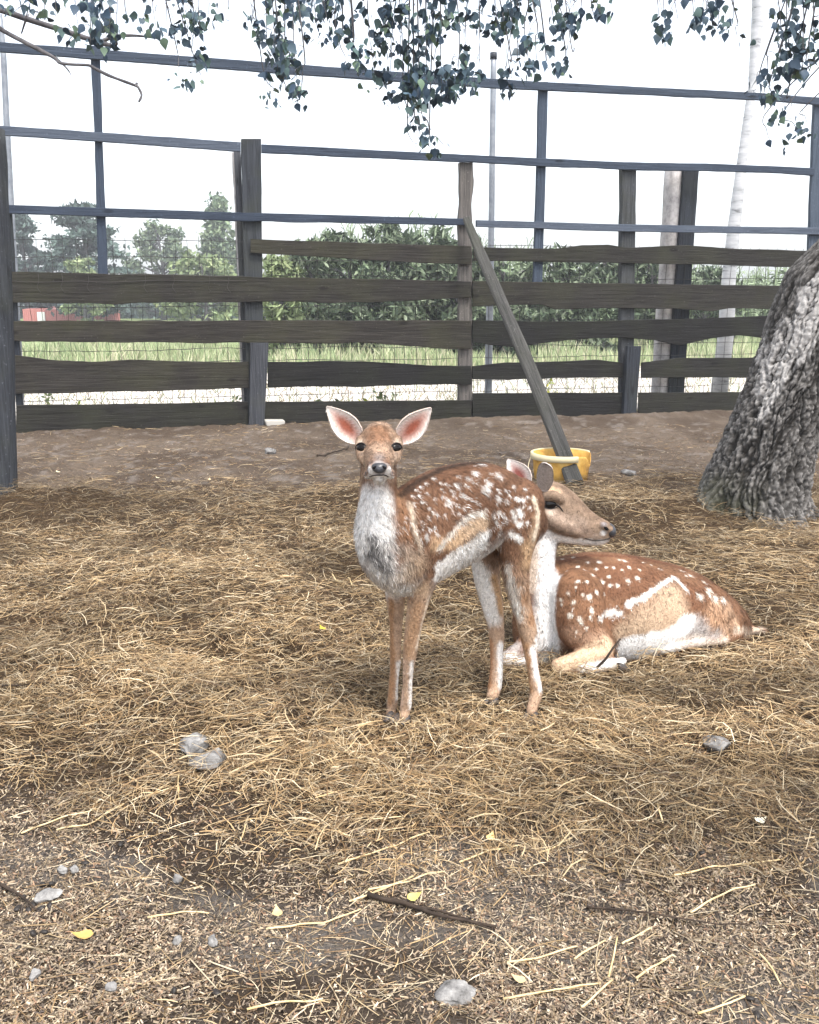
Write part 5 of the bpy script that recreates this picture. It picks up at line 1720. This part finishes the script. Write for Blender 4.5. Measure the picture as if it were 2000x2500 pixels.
# shoulder: tan grey mix
BR(872, 1195, 40, (.52, .38, .26), soft=.8, op=.7)
BR(886, 1240, 26, (.56, .40, .26), soft=.8, op=.7)
# dorsal line and back
B.line(col, [(845, 1042), (885, 1010), (930, 988), (985, 976), (1010, 976)], 10, (.05, .03, .02), soft=.8, op=.9)
# flank: tan field, white stripe, white belly edge
B.line(col, [ZB(860, 690), ZB(930, 640), ZB(1000, 590), ZB(1060, 550)], 20, (.58, .42, .28), soft=.7, op=.9)
B.line(col, [ZB(720, 730), ZB(800, 720), ZB(880, 680)], 17, (.56, .38, .23), soft=.8, op=.8)
B.line(col, [ZB(740, 760), ZB(790, 690), ZB(840, 630), ZB(890, 570), ZB(960, 510), ZB(1030, 485), ZB(1080, 475)], 7.0, (.70, .64, .56), soft=.8, wob=.9, op=.85)
B.line(col, [ZB(740, 900), ZB(820, 840), ZB(900, 790), ZB(980, 735), ZB(1050, 680), ZB(1095, 650)], 15, WH, soft=.5)
B.line(col, [ZB(740, 960), ZB(800, 915), ZB(880, 870), ZB(950, 820), ZB(1010, 780), ZB(1050, 740)], 20, WH, soft=.4)
B.line(col, [ZB(800, 945), ZB(900, 885), ZB(980, 830)], 14, WH, soft=.4)
# rump: creamy rear edge
for p in ((1130, 1090, 12), (1126, 1120, 16), (1122, 1150, 16)):
    BR(*p, (.52, .37, .24), soft=.8, op=.8)
B.line(col, [ZB(1470, 370), ZB(1500, 470), ZB(1500, 570), ZB(1470, 680)], 7, (.66, .55, .42), soft=.6, op=.8)
# legs
for leg, c_ in ((((1000, 1190), (1015, 1225), (1028, 1265), (1035, 1300)), WH),):
    B.line(col, leg, 24, c_, soft=.5, op=.92)
B.line(col, [(1040, 1215), (1050, 1255), (1056, 1290)], 10, (.46, .28, .14), soft=.7, op=.8)
B.line(col, [(1068, 1190), (1078, 1225), (1086, 1260), (1092, 1300)], 11, (.66, .61, .55), soft=.9, op=.8, wob=1.1)
B.line(col, [(1112, 1235), (1120, 1280), (1120, 1310)], 12, (.34, .195, .11), soft=.7, op=.8)
B.line(col, [(1120, 1190), (1110, 1150)], 16, (.54, .36, .21), soft=.8, op=.7)
B.line(col, [(1098, 1345), (1104, 1380), (1112, 1420), (1118, 1455)], 8, (.33, .19, .10), soft=.7, op=.8)
B.line(col, [(1130, 1345), (1135, 1400), (1140, 1450)], 9, WH, soft=.6, op=.8)
B.line(col, [(1034, 1350), (1034, 1400), (1030, 1445)], 8, (.36, .19, .10), soft=.7, op=.8)
B.line(col, [(1055, 1360), (1056, 1410), (1055, 1445)], 10, WH, soft=.6, op=.85)
B.line(col, [(880, 1275), (868, 1330), (858, 1375)], 15, (.35, .215, .125), soft=.8, op=.75)
B.line(col, [(905, 1255), (890, 1310), (878, 1365)], 6, (.66, .54, .42), soft=.7, op=.7)
B.line(col, [(868, 1395), (866, 1440), (865, 1490)], 6, WH, soft=.7, op=.8)
B.line(col, [(852, 1395), (848, 1440), (846, 1480)], 8, (.54, .38, .28), soft=.7, op=.8)
B.line(col, [(824, 1265), (824, 1330), (826, 1390), (824, 1440), (821, 1480)], 8, (.30, .17, .09), soft=.7, op=.8)
B.line(col, [(840, 1395), (840, 1430), (838, 1470)], 6.5, WH, soft=.6, op=.85)
# spots
SP = [(960,215,22),(1010,175,25),(1060,110,18),(1195,195,28),(1110,250,25),(1095,290,25),(1075,315,20),(790,260,15),(870,265,20),(830,310,14),(745,250,12),(690,215,10),(630,255,10),(590,280,10),(560,305,10),(910,350,18),(850,350,14),(810,395,26),(790,420,18),(765,360,14),(700,375,12),(640,330,10),(600,400,10),(540,410,10),(660,455,14),(690,480,14),(720,500,12),(655,520,12),(600,550,10),(930,440,14),(890,490,18),(840,470,12),(780,500,12),(1190,370,25),(1255,390,15),(1330,370,15),(1360,380,16),(1390,390,15),(1160,500,20),(1200,480,18),(1240,500,16),(1260,540,16),(1300,480,20),(1310,510,22),(1355,470,28),(1365,500,25),(1355,570,28),(1180,555,14),(1215,580,14),(1150,600,12),(1290,650,30),(1340,670,28),(1370,690,24),(1200,645,22),(1420,560,14),(1440,440,14),(1400,300,14),(1310,280,14),(1250,310,12),(1190,300,12),(640,660,25),(700,600,15),(560,620,12),(590,690,12),(520,560,10),(610,610,12),(660,610,12),(720,650,10),(480,520,10),(460,600,8),(1000,250,12),(940,270,10),(1010,120,12),(880,200,11),(1130,180,12),(1280,350,10),(1420,360,10),(1390,440,10),(760,300,9),(580,350,8),(530,350,8),(870,420,9),(960,370,10),(1020,400,9)]
for x_, y_, r_ in SP:
    px_, py_ = ZB(x_, y_)
    BR(px_, py_, max(3.4, r_ * .29), (.80, .77, .72), soft=.55, wob=.7, freq=120, op=.95)
# far side: scattered spots
side_pts = np.where((vn[:, 1] > .45) & (z > .38 * S))[0]
for i in rng.choice(side_pts, 60):
    d = np.linalg.norm(co - co[i], axis=1)
    a_ = 1 - sstep(.5, 1.2, d / .0085)
    col = col * (1 - a_[:, None]) + np.array([.80, .77, .72]) * a_[:, None]
# dark hair at the ear roots
for sx in (-1, 1):
    BR(798 + sx * 42, 914, 9, (.07, .05, .04), soft=.9, op=.8)
    BR(798 + sx * 45, 926, 6, (.10, .075, .06), soft=.9, op=.6)
# face
BR(798, 915, 33, (.19, .10, .058), soft=.8, op=.9, wob=.6)
BR(798, 900, 30, (.17, .09, .05), soft=.8, op=.8, wob=.6)
for q_ in ((778, 916), (792, 905), (810, 912), (820, 920), (800, 928)):
    BR(*q_, 8, (.24, .125, .07), soft=.8, op=.4, wob=1.0)
BR(798, 955, 20, (.36, .24, .165), soft=.8, op=.8)
for sx in (-1, 1):
    BR(798 + sx * 39, 931, 9, (.50, .41, .33), soft=.8, op=.8)
    BR(798 + sx * 36, 956, 6, (.13, .10, .08), soft=.8, op=.75)
    BR(798 + sx * 33, 975, 13, (.56, .42, .31), soft=.7, op=.8)
    BR(798 + sx * 20, 978, 9, (.26, .225, .205), soft=.8, op=.8)
    BR(799 + sx * 19, 993, 8, (.72, .69, .66), soft=.5, op=.95)
BR(799, 962, 15, (.17, .145, .135), soft=.9, op=.85)
BR(799, 1006, 15, (.72, .69, .66), soft=.5, op=.9)
BR(799, 976, 13, (.20, .18, .17), soft=.7, op=.95)
BR(799, 985, 16, (.34, .31, .29), soft=.6, op=.9)
for sx in (-1, 1):
    BR(799 + sx * 22, 988, 7, (.74, .71, .68), soft=.6, op=.95)
hm_ = sstep(.25, .6, near(798, 940, 2.15, .11 * S))
col = col * (1 + hm_[:, None] * (1.1 * (fbm(co[:, 0] * 95, co[:, 1] * 95, co[:, 2] * 60, 175, 3) - .5))[:, None])
# ears joined to the body mesh
def toward(px, py, d, dy):
    return at_y(px, py, d * S)
EV, EF, EC, hairs = [], [], [], []
def add_ear(base, tip, width, face, inner_c, rim_c, back_c, off, cup=.36, thick=.0045, mode=0):
    V, F, inn, uu, vv, In, Nn = ear_geo(base, tip, width, face, cup, thick, mode)
    core = np.exp(-((vv - .05) / .5) ** 2) * np.exp(-((uu - .45) / .33) ** 2)
    edge = sstep(.6, 1.0, np.abs(vv)) + sstep(.80, 1, uu)
    ci = lerp(np.tile(rim_c, (len(V), 1)), inner_c, np.clip(core * 1.25, 0, 1))
    ci = lerp(ci, (.66, .62, .58), np.clip(edge, 0, 1) * .8)
    cb = lerp(np.tile(back_c, (len(V), 1)), tuple(np.array(back_c) * .7), sstep(.8, 1, uu))
    c = ci * inn[:, None] + cb * (1 - inn[:, None])
    EV.append(V); EF.append(F + off); EC.append(c)
    hairs.append(ear_hairs(In, Nn, 110, .012))
    return off + len(V)
off = nb
cam_dir = lambda p: (CAM - p) / np.linalg.norm(CAM - p)
e1b, e1t = at_y(761, 932, 2.19 * S), at_y(688, 856, 2.175 * S)
e2b, e2t = at_y(836, 932, 2.19 * S), at_y(908, 859, 2.175 * S)
INN = (.25, .078, .05)
off = add_ear(e1b, e1t, .062 * S, cam_dir(e1b) + [-.15, 0, .1], INN, (.56, .45, .40), (.35, .25, .18), off)
off = add_ear(e2b, e2t, .062 * S, cam_dir(e2b) + [.30, 0, .1], INN, (.55, .42, .37), (.35, .25, .18), off)
o3 = np.array(fawn.location)
body = mesh_obj('body', np.vstack([co] + EV) - o3, np.vstack([B.faces] + EF), M_SKIN, fawn, col=np.vstack([col] + EC))
fawn_eyes = [at_y(762, 944, 2.116 * S), at_y(834, 944, 2.116 * S)]
def excl_f(P):
    e = np.zeros(len(P), bool)
    for q in fawn_eyes:
        e |= np.linalg.norm(P - q, axis=1) < .011 * S
    e |= np.linalg.norm(P - at_y(799, 988, 2.012 * S), axis=1) < .020 * S
    return e
B.lenv *= np.where(B.hitless if hasattr(B, 'hitless') else True, 1, 1)
# longer hair: chest ruff, flank fold tuft
for px_, py_, d_, r_, L_ in ((795, 1160, 2.12, .08, .018), (1062, 1180, 2.40, .05, .032), (1075, 1215, 2.37, .05, .030), (1085, 1260, 2.36, .04, .022), (1020, 1140, 2.36, .05, .022)):
    w_ = near(px_, py_, d_, r_ * S)
    B.lenv = B.lenv * (1 - w_) + L_ * w_
B.fur(fawn, col, 120000, '', .00095, exclude=excl_f)
# hair in the ears
def hair_mesh(P, D, Nn, w, c):
    n = len(P)
    sd = np.cross(D, Nn); sd /= np.linalg.norm(sd, axis=1)[:, None] + 1e-9
    V = np.stack([P - sd * w / 2, P + sd * w / 2, P + D * .6 + sd * w * .4, P + D * .6 - sd * w * .4, P + D], 1).reshape(-1, 3)
    i = (np.arange(n) * 5)[:, None]
    return V, [i + np.array([[0, 1, 2, 3]]), i + np.array([[3, 2, 4]])], np.repeat(np.clip(np.array(c)[None] * rng.uniform(.8, 1.1, (n, 1)), 0, .85), 5, 0), np.repeat(Nn, 5, 0)
P_h = np.concatenate([h[0] for h in hairs]); D_h = np.concatenate([h[1] for h in hairs]); N_h = np.concatenate([h[2] for h in hairs])
V, F, C, Nr = hair_mesh(P_h, D_h, N_h, .0009, (.74, .70, .66))
tag(mesh_obj('ear_hair', V - o3, F, M_FUR, fawn, col=C, normals=Nr), kind='stuff')
# eyes with lids
for q, sx in zip(fawn_eyes, (-1, 1)):
    ax = frame(cam_dir(q) + np.array([sx * .75, 0, .02]))
    ellipsoid('eye', fawn, q + np.array([0, .001, 0]), .0152 * S, .0120 * S, .0085 * S, m_eye, ax)
    bm = bmesh.new()
    o = bm_obj('eyelid', bm, m_lid, fawn)
    tv = np.linspace(0, 2 * math.pi, 25)[:-1]
    rg = np.array([q + ax[0] * math.cos(t) * .0160 * S + ax[1] * math.sin(t) * .0125 * S + ax[2] * .0022 for t in tv])
    V, F = [], []
    rings = []
    for i in range(24):
        c_ = rg[i]
        o_ = c_ - q; o_ /= np.linalg.norm(o_)
        rings.append(np.array([c_ + (o_ * math.cos(u) + ax[2] * math.sin(u)) * .0020 * S for u in np.linspace(0, 6.283, 7)[:-1]]))
    V, F = sweep(rings, closed=True)
    bpy.data.objects.remove(o)
    mesh_obj('eyelid', V - o3, F, m_lid, fawn)
# nose pad, nostrils, mouth line
q = at_y(799, 986, 2.004 * S)
ax = frame(cam_dir(q) + np.array([0, 0, .2]))
bm = bmesh.new()
bmesh.ops.create_icosphere(bm, subdivisions=4, radius=1)
for vt in bm.verts:
    x_, y_, z_ = vt.co
    w_ = .0168 * (1 + .28 * y_) * S
    h_ = .0128 * S
    pt = q + ax[0] * x_ * w_ + ax[1] * (y_ * h_ + (.003 * S if y_ > 0 else 0) * (abs(x_) - .3)) + ax[2] * (z_ * .0095 * S - .0045 * abs(x_) ** 2 * S)
    vt.co = Vector(pt - o3)
bm_obj('nose', bm, m_nose, fawn)
for sx in (-1, 1):
    ellipsoid('nostril', fawn, q + ax[0] * sx * .0105 * S + ax[1] * .001 + ax[2] * .0062 * S, .0050 * S, .0028 * S, .003 * S, m_nostril, frame(ax[2], ax[1] * .9 + ax[0] * sx * .5))
mth = [at_y(x_, y_, d_ * S) for x_, y_, d_ in ((776, 997, 2.045), (786, 1001, 2.018), (799, 1002.5, 2.008), (812, 1001, 2.018), (822, 997, 2.045))]
mp = smooth_path(np.array(mth), 16)
snap = []
for p in mp:
    h = B.bvh.find_nearest(Vector(p))
    snap.append(np.array(h[0]) + np.array(h[1]) * .001)
V, F = tube(np.array(snap), np.linspace(.0016, .0016, 16), 6)
mesh_obj('mouth', V - o3, F, m_lid, fawn)
# hooves: two toes each
def hoof(parent, px, py, d, yaw, s=1.0, bright=None):
    p = at_y(px, py, d * S)
    g0 = float(gh(p[0], p[1]))
    rings = {}
    bm = bmesh.new()
    for sd in (-1, 1):
        L_, W_, H_ = .034 * s * S, .0105 * s * S, .022 * s * S
        secs = []
        for t in np.linspace(0, 1, 7):
            hh = H_ * (1 - .78 * t ** 1.3)
            ww = W_ * (1 - .55 * t ** 2)
            xx = -L_ * .35 + L_ * t
            secs.append(np.array([(xx, sd * W_ * .95 - ww, 0), (xx, sd * W_ * .95 + ww, 0), (xx, sd * W_ * .95 + ww * .8, hh * .8), (xx, sd * W_ * .95, hh), (xx, sd * W_ * .95 - ww * .8, hh * .8)]))
        V, F = sweep(secs)
        vs = [bm.verts.new(v) for v in V]
        for f_ in F:
            for q_ in f_:
                bm.faces.new([vs[i] for i in q_])
    o = bm_obj('hoof', bm, m_hoof, parent)
    o.location = Vector((p[0], p[1], max(g0 - .004, p[2] - .020 * S))) - parent.location
    o.rotation_euler = (0, 0, yaw)
    return o
hoof(fawn, 848, 1506, 2.272, R(-125)); hoof(fawn, 826, 1503, 2.292, R(-125)); hoof(fawn, 1117, 1500, 2.302, R(-125)); hoof(fawn, 1034, 1468, 2.398, R(-135))
FA_B = B
# ---------------------------------------------------------------- DOE
doe_o = at_y(1330, 1385, 2.90 * S)
doe = thing('doe', 'reddish spotted fallow doe lying on the hay with head raised, facing right', 'deer', (doe_o[0], doe_o[1], 0))
B = Beast()
dtr = [((1120, 1235), (1105, 1370), 2.76, .05), ((1140, 1200), (1130, 1392), 2.79, .10), ((1172, 1180), (1165, 1405), 2.82, .145), ((1250, 1166), (1240, 1405), 2.865, .185), ((1330, 1171), (1325, 1395), 2.905, .205), ((1400, 1184), (1400, 1386), 2.95, .205),
       ((1460, 1203), (1465, 1375), 3.0, .18), ((1510, 1240), (1515, 1365), 3.045, .14), ((1538, 1280), (1543, 1350), 3.08, .085), ((1550, 1310), (1553, 1340), 3.10, .04)]
B.loft(dtr, .021, 38, 40)
# haunch and folded hind leg
B.limb([(1455, 1270, 2.90, 58), (1490, 1290, 2.885, 56), (1500, 1325, 2.86, 40)], .016, 10, 20)
B.limb([(1520, 1318, 2.85, 26), (1548, 1332, 2.86, 17), (1522, 1345, 2.82, 15), (1470, 1350, 2.77, 14), (1425, 1360, 2.74, 12.5), (1395, 1369, 2.73, 9)], .007, 24, 16)
# shoulder and folded fore leg
B.limb([(1215, 1250, 2.74, 60), (1225, 1320, 2.70, 56), (1265, 1368, 2.655, 34), (1240, 1383, 2.635, 25), (1200, 1396, 2.62, 20), (1174, 1403, 2.615, 17.5)], .010, 26, 20)
B.limb([(1172, 1403, 2.62, 15), (1190, 1411, 2.60, 11), (1235, 1410, 2.60, 10.5), (1275, 1404, 2.605, 11.5), (1298, 1397, 2.61, 12), (1312, 1392, 2.62, 9)], .007, 22, 16)
# far fore leg, stretched ahead behind the fawn
B.limb([(1140, 1345, 2.76, 34), (1105, 1368, 2.72, 26), (1075, 1380, 2.69, 17), (1058, 1392, 2.68, 13), (1085, 1396, 2.66, 11), (1112, 1394, 2.655, 10)], .009, 24, 16)
# neck: upright column from the chest
B.limb([(1145, 1065, 2.80, 50), (1140, 1110, 2.80, 42), (1132, 1160, 2.79, 40), (1129, 1210, 2.785, 41), (1127, 1270, 2.78, 44), (1126, 1330, 2.77, 48), (1130, 1372, 2.775, 42)], .010, 34, 26)
# head, nose first
hd = [((1291, 1110), (1284, 1140), 2.752, .018), ((1283, 1099), (1270, 1147), 2.755, .026), ((1262, 1088), (1250, 1149), 2.762, .031), ((1240, 1070), (1228, 1148), 2.77, .037), ((1212, 1040), (1200, 1146), 2.78, .049), ((1182, 1019), (1165, 1143), 2.79, .064), ((1150, 1011), (1132, 1138), 2.80, .068), ((1122, 1024), (1108, 1112), 2.81, .055), ((1105, 1045), (1098, 1085), 2.82, .03)]
B.loft(hd, .006, 34, 30)
B.limb([(1150, 1046, 2.735, 10), (1166, 1043, 2.728, 11), (1182, 1052, 2.735, 9)], .005, 8, 12)      # brow
B.limb([(1150, 1085, 2.74, 16), (1180, 1105, 2.735, 17), (1215, 1120, 2.745, 13)], .005, 10, 12)     # cheek
B.limb([(1272, 1106, 2.735, 9), (1284, 1114, 2.735, 9)], .005, 6, 10)
# tail
B.limb([(1536, 1300, 3.0, 24), (1562, 1318, 2.97, 15), (1585, 1327, 2.95, 10), (1610, 1326, 2.93, 4)], .022, 18, 12)
B.build('doe', doe, .0060)
co, vn = B.co, B.vn
nb = len(co)
lens(B)
n_c = fbm(co[:, 0] * 10, co[:, 1] * 10, co[:, 2] * 16, 181, 4)
RD = np.array([.20, .104, .058])
col = RD[None] * (.6 + .8 * n_c[:, None])
col = lerp(col, (.13, .055, .03), sstep(.48, .62, fbm(co[:, 0] * 7, co[:, 1] * 7, co[:, 2] * 16, 182, 3)) * .5)
z = co[:, 2]
ZD = lambda x, y: (1017.75 + .35 * x, 1121.25 + .35 * y)
BR = lambda *a, **k: B.brush(col, *a, **k)
def near(px, py, d, r):
    p = at_y(px, py, d * S)
    return np.exp(-(np.linalg.norm(co - p, axis=1) / r) ** 2)
# head and neck base colours
xh, yh, zh = at_y(1140, 1150, 2.8 * S)
hm = sstep(.0, 1, (z - (zh - .02)) / .04) * sstep(.42 * S, .30 * S, np.linalg.norm(co - at_y(1190, 1085, 2.78 * S), axis=1))
col = lerp(col, (.215, .15, .105), hm)
# back darker along the spine
B.line(col, [(1180, 1182), (1250, 1169), (1330, 1173), (1400, 1186), (1440, 1198)], 9, (.15, .065, .035), soft=.8, op=.7)
# flank tan field
for p in ((1370, 1300, 42), (1400, 1265, 34), (1420, 1250, 30), (1425, 1290, 36), (1345, 1318, 34), (1440, 1310, 28), (1395, 1320, 30), (1310, 1330, 22)):
    BR(*p, (.45, .325, .22), soft=.7, op=.9, wob=.3)
B.line(col, [(1320, 1360), (1360, 1352), (1400, 1345), (1435, 1330), (1450, 1312)], 23, (.78, .76, .73), soft=.35, wob=.2)
B.line(col, [(1315, 1380), (1370, 1374), (1420, 1365)], 20, (.78, .76, .73), soft=.35, wob=.2)
# haunch
for p in ((1535, 1285, 22), (1548, 1310, 20), (1525, 1330, 24), (1510, 1275, 16)):
    BR(*p, (.50, .33, .215), soft=.9, op=.8)
BR(1505, 1305, 34, (.50, .31, .19), soft=.8, op=.85)
for p in ((1475, 1315, 22), (1490, 1330, 20), (1510, 1335, 18), (1465, 1330, 16)):
    BR(*p, (.42, .39, .37), soft=.8, op=.75, wob=.6)
B.line(col, [(1440, 1366), (1480, 1358), (1530, 1350)], 10, (.66, .54, .44), soft=.6, op=.9)
B.line(col, [(1470, 1367), (1530, 1360)], 5, WH, soft=.6, op=.9)
B.line(col, [(1550, 1325), (1600, 1331)], 10, (.60, .48, .37), soft=.6, op=.9)
for p in ((1447, 1349, 16), (1430, 1356, 16), (1465, 1345, 14), (1480, 1350, 14)):
    BR(*p, (.64, .56, .49), soft=.6, op=.9)
# shoulder, foreleg
for p in ((1205, 1335, 26), (1240, 1350, 28), (1270, 1350, 26), (1180, 1350, 20)):
    BR(*p, (.42, .27, .18), soft=.8, op=.6)
B.line(col, [(1176, 1400), (1200, 1390), (1240, 1378), (1275, 1362)], 24, (.60, .43, .29), soft=.6, op=.9)
B.line(col, [(1230, 1408), (1270, 1402), (1300, 1394), (1314, 1391)], 13, WH, soft=.5, op=.9)
BR(1165, 1385, 16, (.36, .34, .33), soft=.8, op=.7)
# white stripe and spots
B.line(col, [ZD(870, 428), ZD(900, 412), ZD(960, 392), ZD(1020, 352), ZD(1080, 305), ZD(1145, 268)], 5.2, (.78, .74, .68), soft=.7, wob=.8, freq=110)
B.line(col, [ZD(1150, 272), ZD(1190, 312), ZD(1228, 348)], 4.2, (.76, .72, .66), soft=.5, wob=.35)
BR(*ZD(878, 430), 10, (.80, .78, .74), soft=.4)
B.line(col, [ZD(705, 515), ZD(735, 488), ZD(775, 474), ZD(822, 486)], 7.0, (.78, .74, .68), soft=.7, wob=1.0, freq=110)
SPD = [(480,160,10),(540,150,10),(570,205,10),(630,180,9),(700,178,16),(740,210,10),(785,212,12),(880,210,12),(820,165,12),(850,172,14),(660,255,16),(680,218,10),(755,265,10),(835,225,8),(940,225,10),(930,275,16),(870,290,16),(715,300,18),(625,295,12),(570,292,14),(765,320,12),(805,318,14),(685,360,16),(730,370,10),(640,385,18),(600,375,10),(510,365,10),(555,330,8),(545,420,18),(465,405,14),(470,435,10),(520,500,16),(655,465,16),(640,510,10),(580,520,20),(590,550,12),(540,460,10),(1190,230,12),(1220,262,10),(1265,228,14),(1340,270,14),(1300,380,26),(1350,340,20),(1355,370,20),(1400,395,24),(1440,405,20),(620,575,12),(560,600,8),(1010,195,8),(960,180,9),(1060,220,8),(505,230,8),(610,225,8)]
for x_, y_, r_ in SPD:
    BR(*ZD(x_, y_), max(2.8, r_ * .33), (.78, .72, .62), soft=.6, wob=.8, freq=110, op=.95)
side_pts = np.where((vn[:, 1] > .3) & (z > .2 * S) & (co[:, 0] > at_y(1200, 1300, 3.0 * S)[0]))[0]
for i in rng.choice(side_pts, 60):
    d = np.linalg.norm(co - co[i], axis=1)
    a_ = 1 - sstep(.5, 1.2, d / .011)
    col = col * (1 - a_[:, None]) + np.array([.80, .76, .68]) * a_[:, None]
# neck: white throat, tan nape side
for y_ in range(1150, 1385, 18):
    BR(1158, y_, 24, (.80, .79, .78), soft=.4, op=.95, wob=.15)
    BR(1140, y_, 18, (.74, .71, .68), soft=.6, op=.7, wob=.15)
B.line(col, [(1122, 1150), (1122, 1190), (1118, 1240)], 12, (.60, .48, .38), soft=.8, op=.7)
for p in ((1150, 1370, 18), (1160, 1385, 14), (1120, 1380, 20), (1085, 1360, 20), (1075, 1340, 16)):
    BR(*p, (.50, .49, .48), soft=.8, op=.6, wob=.6, freq=90)
B.line(col, [(1060, 1385), (1100, 1388)], 16, WH, soft=.6, op=.8)
# face
B.line(col, [(1185, 1025), (1215, 1050), (1240, 1078), (1268, 1096)], 9, (.17, .115, .08), soft=.9, op=.8)
B.line(col, [(1150, 1025), (1175, 1035)], 9, (.42, .29, .19), soft=.8, op=.7)
B.line(col, [(1160, 1085), (1190, 1095), (1225, 1105)], 16, (.31, .23, .175), soft=.8, op=.7)
B.line(col, [(1140, 1102), (1190, 1110), (1245, 1120)], 7, (.20, .14, .105), soft=.9, op=.7, wob=.8)
B.line(col, [(1165, 1122), (1205, 1127), (1240, 1128)], 4, (.24, .17, .13), soft=.9, op=.7, wob=.8)
B.line(col, [(1128, 1118), (1160, 1130), (1200, 1140), (1250, 1146), (1275, 1144)], 11, (.66, .62, .59), soft=.6, op=.92)
B.line(col, [(1120, 1090), (1140, 1112)], 12, (.50, .42, .36), soft=.8, op=.7)
BR(1158, 1062, 17, (.38, .29, .22), soft=.8, op=.7)
BR(1160, 1078, 9, (.48, .39, .32), soft=.8, op=.7)
BR(1272, 1103, 8, (.28, .25, .25), soft=.7, op=.85)
BR(1271, 1122, 6, (.70, .68, .66), soft=.6, op=.85)
BR(1255, 1132, 10, (.32, .25, .20), soft=.8, op=.5)
hm_ = sstep(.36, .30, np.linalg.norm(co - at_y(1190, 1080, 2.78 * S), axis=1) / S * 1.6)
col = col * (1 + hm_[:, None] * (.9 * (fbm(co[:, 0] * 60, co[:, 1] * 90, co[:, 2] * 100, 185, 3) - .5))[:, None])
# ears
EV, EF, EC, hairs = [], [], [], []
off = nb
b1, t1 = at_y(1143, 1032, 2.755 * S), at_y(1151, 974, 2.70 * S)
off = add_ear(b1, t1, .050 * S, np.array([.45, .85, .10]), (.45, .3, .25), (.6, .55, .5), (.33, .28, .25), off, .34, .006, 1)
b2, t2 = at_y(1112, 1028, 2.85 * S), at_y(1069, 967, 2.875 * S)
off = add_ear(b2, t2, .072 * S, cam_dir(b2) + [.05, 0, .2], (.16, .05, .04), (.50, .43, .40), (.3, .22, .17), off, .42, .005)
o3 = np.array(doe.location)
mesh_obj('body', np.vstack([co] + EV) - o3, np.vstack([B.faces] + EF), M_SKIN, doe, col=np.vstack([col] + EC))
ph, nh = B.hit(1160, 1062)
eye_c = ph - nh * .002
nose_c, nn_ = B.hit(1281, 1114)
def excl_d(P):
    return (np.linalg.norm(P - eye_c, axis=1) < .021 * S) | (np.linalg.norm(P - nose_c, axis=1) < .010 * S)
for px_, py_, d_, r_, L_ in ((1480, 1320, 2.84, .09, .026), (1550, 1330, 2.98, .06, .026), (1130, 1375, 2.73, .07, .024)):
    w_ = near(px_, py_, d_, r_ * S)
    B.lenv = B.lenv * (1 - w_) + L_ * w_
B.fur(doe, col, 92000, '', .0013, exclude=excl_d, lift=.18)
P_h = np.concatenate([h[0] for h in hairs]); D_h = np.concatenate([h[1] for h in hairs]); N_h = np.concatenate([h[2] for h in hairs])
V, F, C, Nr = hair_mesh(P_h, D_h, N_h, .0009, (.70, .66, .62))
tag(mesh_obj('ear_hair', V - o3, F, M_FUR, doe, col=C, normals=Nr), kind='stuff')
ax = frame(nh + np.array([.05, 0, 0]))
ellipsoid('eye', doe, eye_c, .0215 * S, .0138 * S, .0085 * S, m_eye, ax)
rings = []
for t in np.linspace(0, 2 * math.pi, 29)[:-1]:
    tear = 1 + .25 * max(0, math.cos(t)) ** 6
    c_ = eye_c + ax[0] * math.cos(t) * .0220 * S * tear + ax[1] * (math.sin(t) * .0138 * S - .0025 * max(0, math.cos(t)) ** 3) + ax[2] * .0035
    o_ = c_ - eye_c; o_ /= np.linalg.norm(o_)
    rr_ = (.0026 if math.sin(t) > 0 else .0018) * S
    rings.append(np.array([c_ + (o_ * math.cos(u) + ax[2] * math.sin(u)) * rr_ for u in np.linspace(0, 6.283, 7)[:-1]]))
V, F = sweep(rings, closed=True)
mesh_obj('eyelid', V - o3, F, m_lid, doe)
def skinline(name, pts, r0, r1, m, n=16):
    q = smooth_path(np.array([B.hit(x_, y_)[0] + B.hit(x_, y_)[1] * .0012 for x_, y_ in pts]), n)
    V, F = tube(q, np.linspace(r0, r1, n), 6)
    return mesh_obj(name, V - o3, F, m, doe)
skinline('tear_gland', [(1173, 1063), (1180, 1069), (1186, 1077)], .0030, .0014, m_lid)
skinline('mouth', [(1232, 1133), (1248, 1137), (1265, 1137), (1278, 1135), (1285, 1132)], .0012, .0022, m_lid)
# nose tip and nostril
q, qn = B.hit(1284, 1112)
bm = bmesh.new()
bmesh.ops.create_icosphere(bm, subdivisions=3, radius=1)
ctr = at_y(1285, 1117, 2.752 * S)
for vt in bm.verts:
    x_, y_, z_ = vt.co
    vt.co = Vector(ctr + np.array([.0185 * x_, .0270 * y_, .0235 * z_]) * S + np.array([.004 * S * -z_, 0, 0]) - o3)
bm_obj('nose', bm, m_nose, doe)
q = at_y(1277, 1114, 2.725 * S)
ellipsoid('nostril', doe, B.hit(1277, 1113)[0], .0088 * S, .0050 * S, .003 * S, m_nostril, [np.array([.82, 0, -.57]), np.array([.57, 0, .82]), np.array([0, -1, 0])])
hoof(doe, 1308, 1396, 2.60, R(10), 1.25)
hoof(doe, 1103, 1402, 2.645, R(0), 1.25)
# the black twig leaning against the doe
P = np.array([at_y(1256, 1407, 2.55 * S), at_y(1275, 1388, 2.555 * S), at_y(1290, 1366, 2.56 * S), at_y(1307, 1345, 2.57 * S)])
q = smooth_path(P, 14)
V, F = tube(q, np.linspace(.0045, .0032, 14), 7, .2)
o = recenter(mesh_obj('twig', V, F, m_twig), q[0])
tag(o, 'black bent twig leaning on the doe beside her folded foreleg', 'twig')
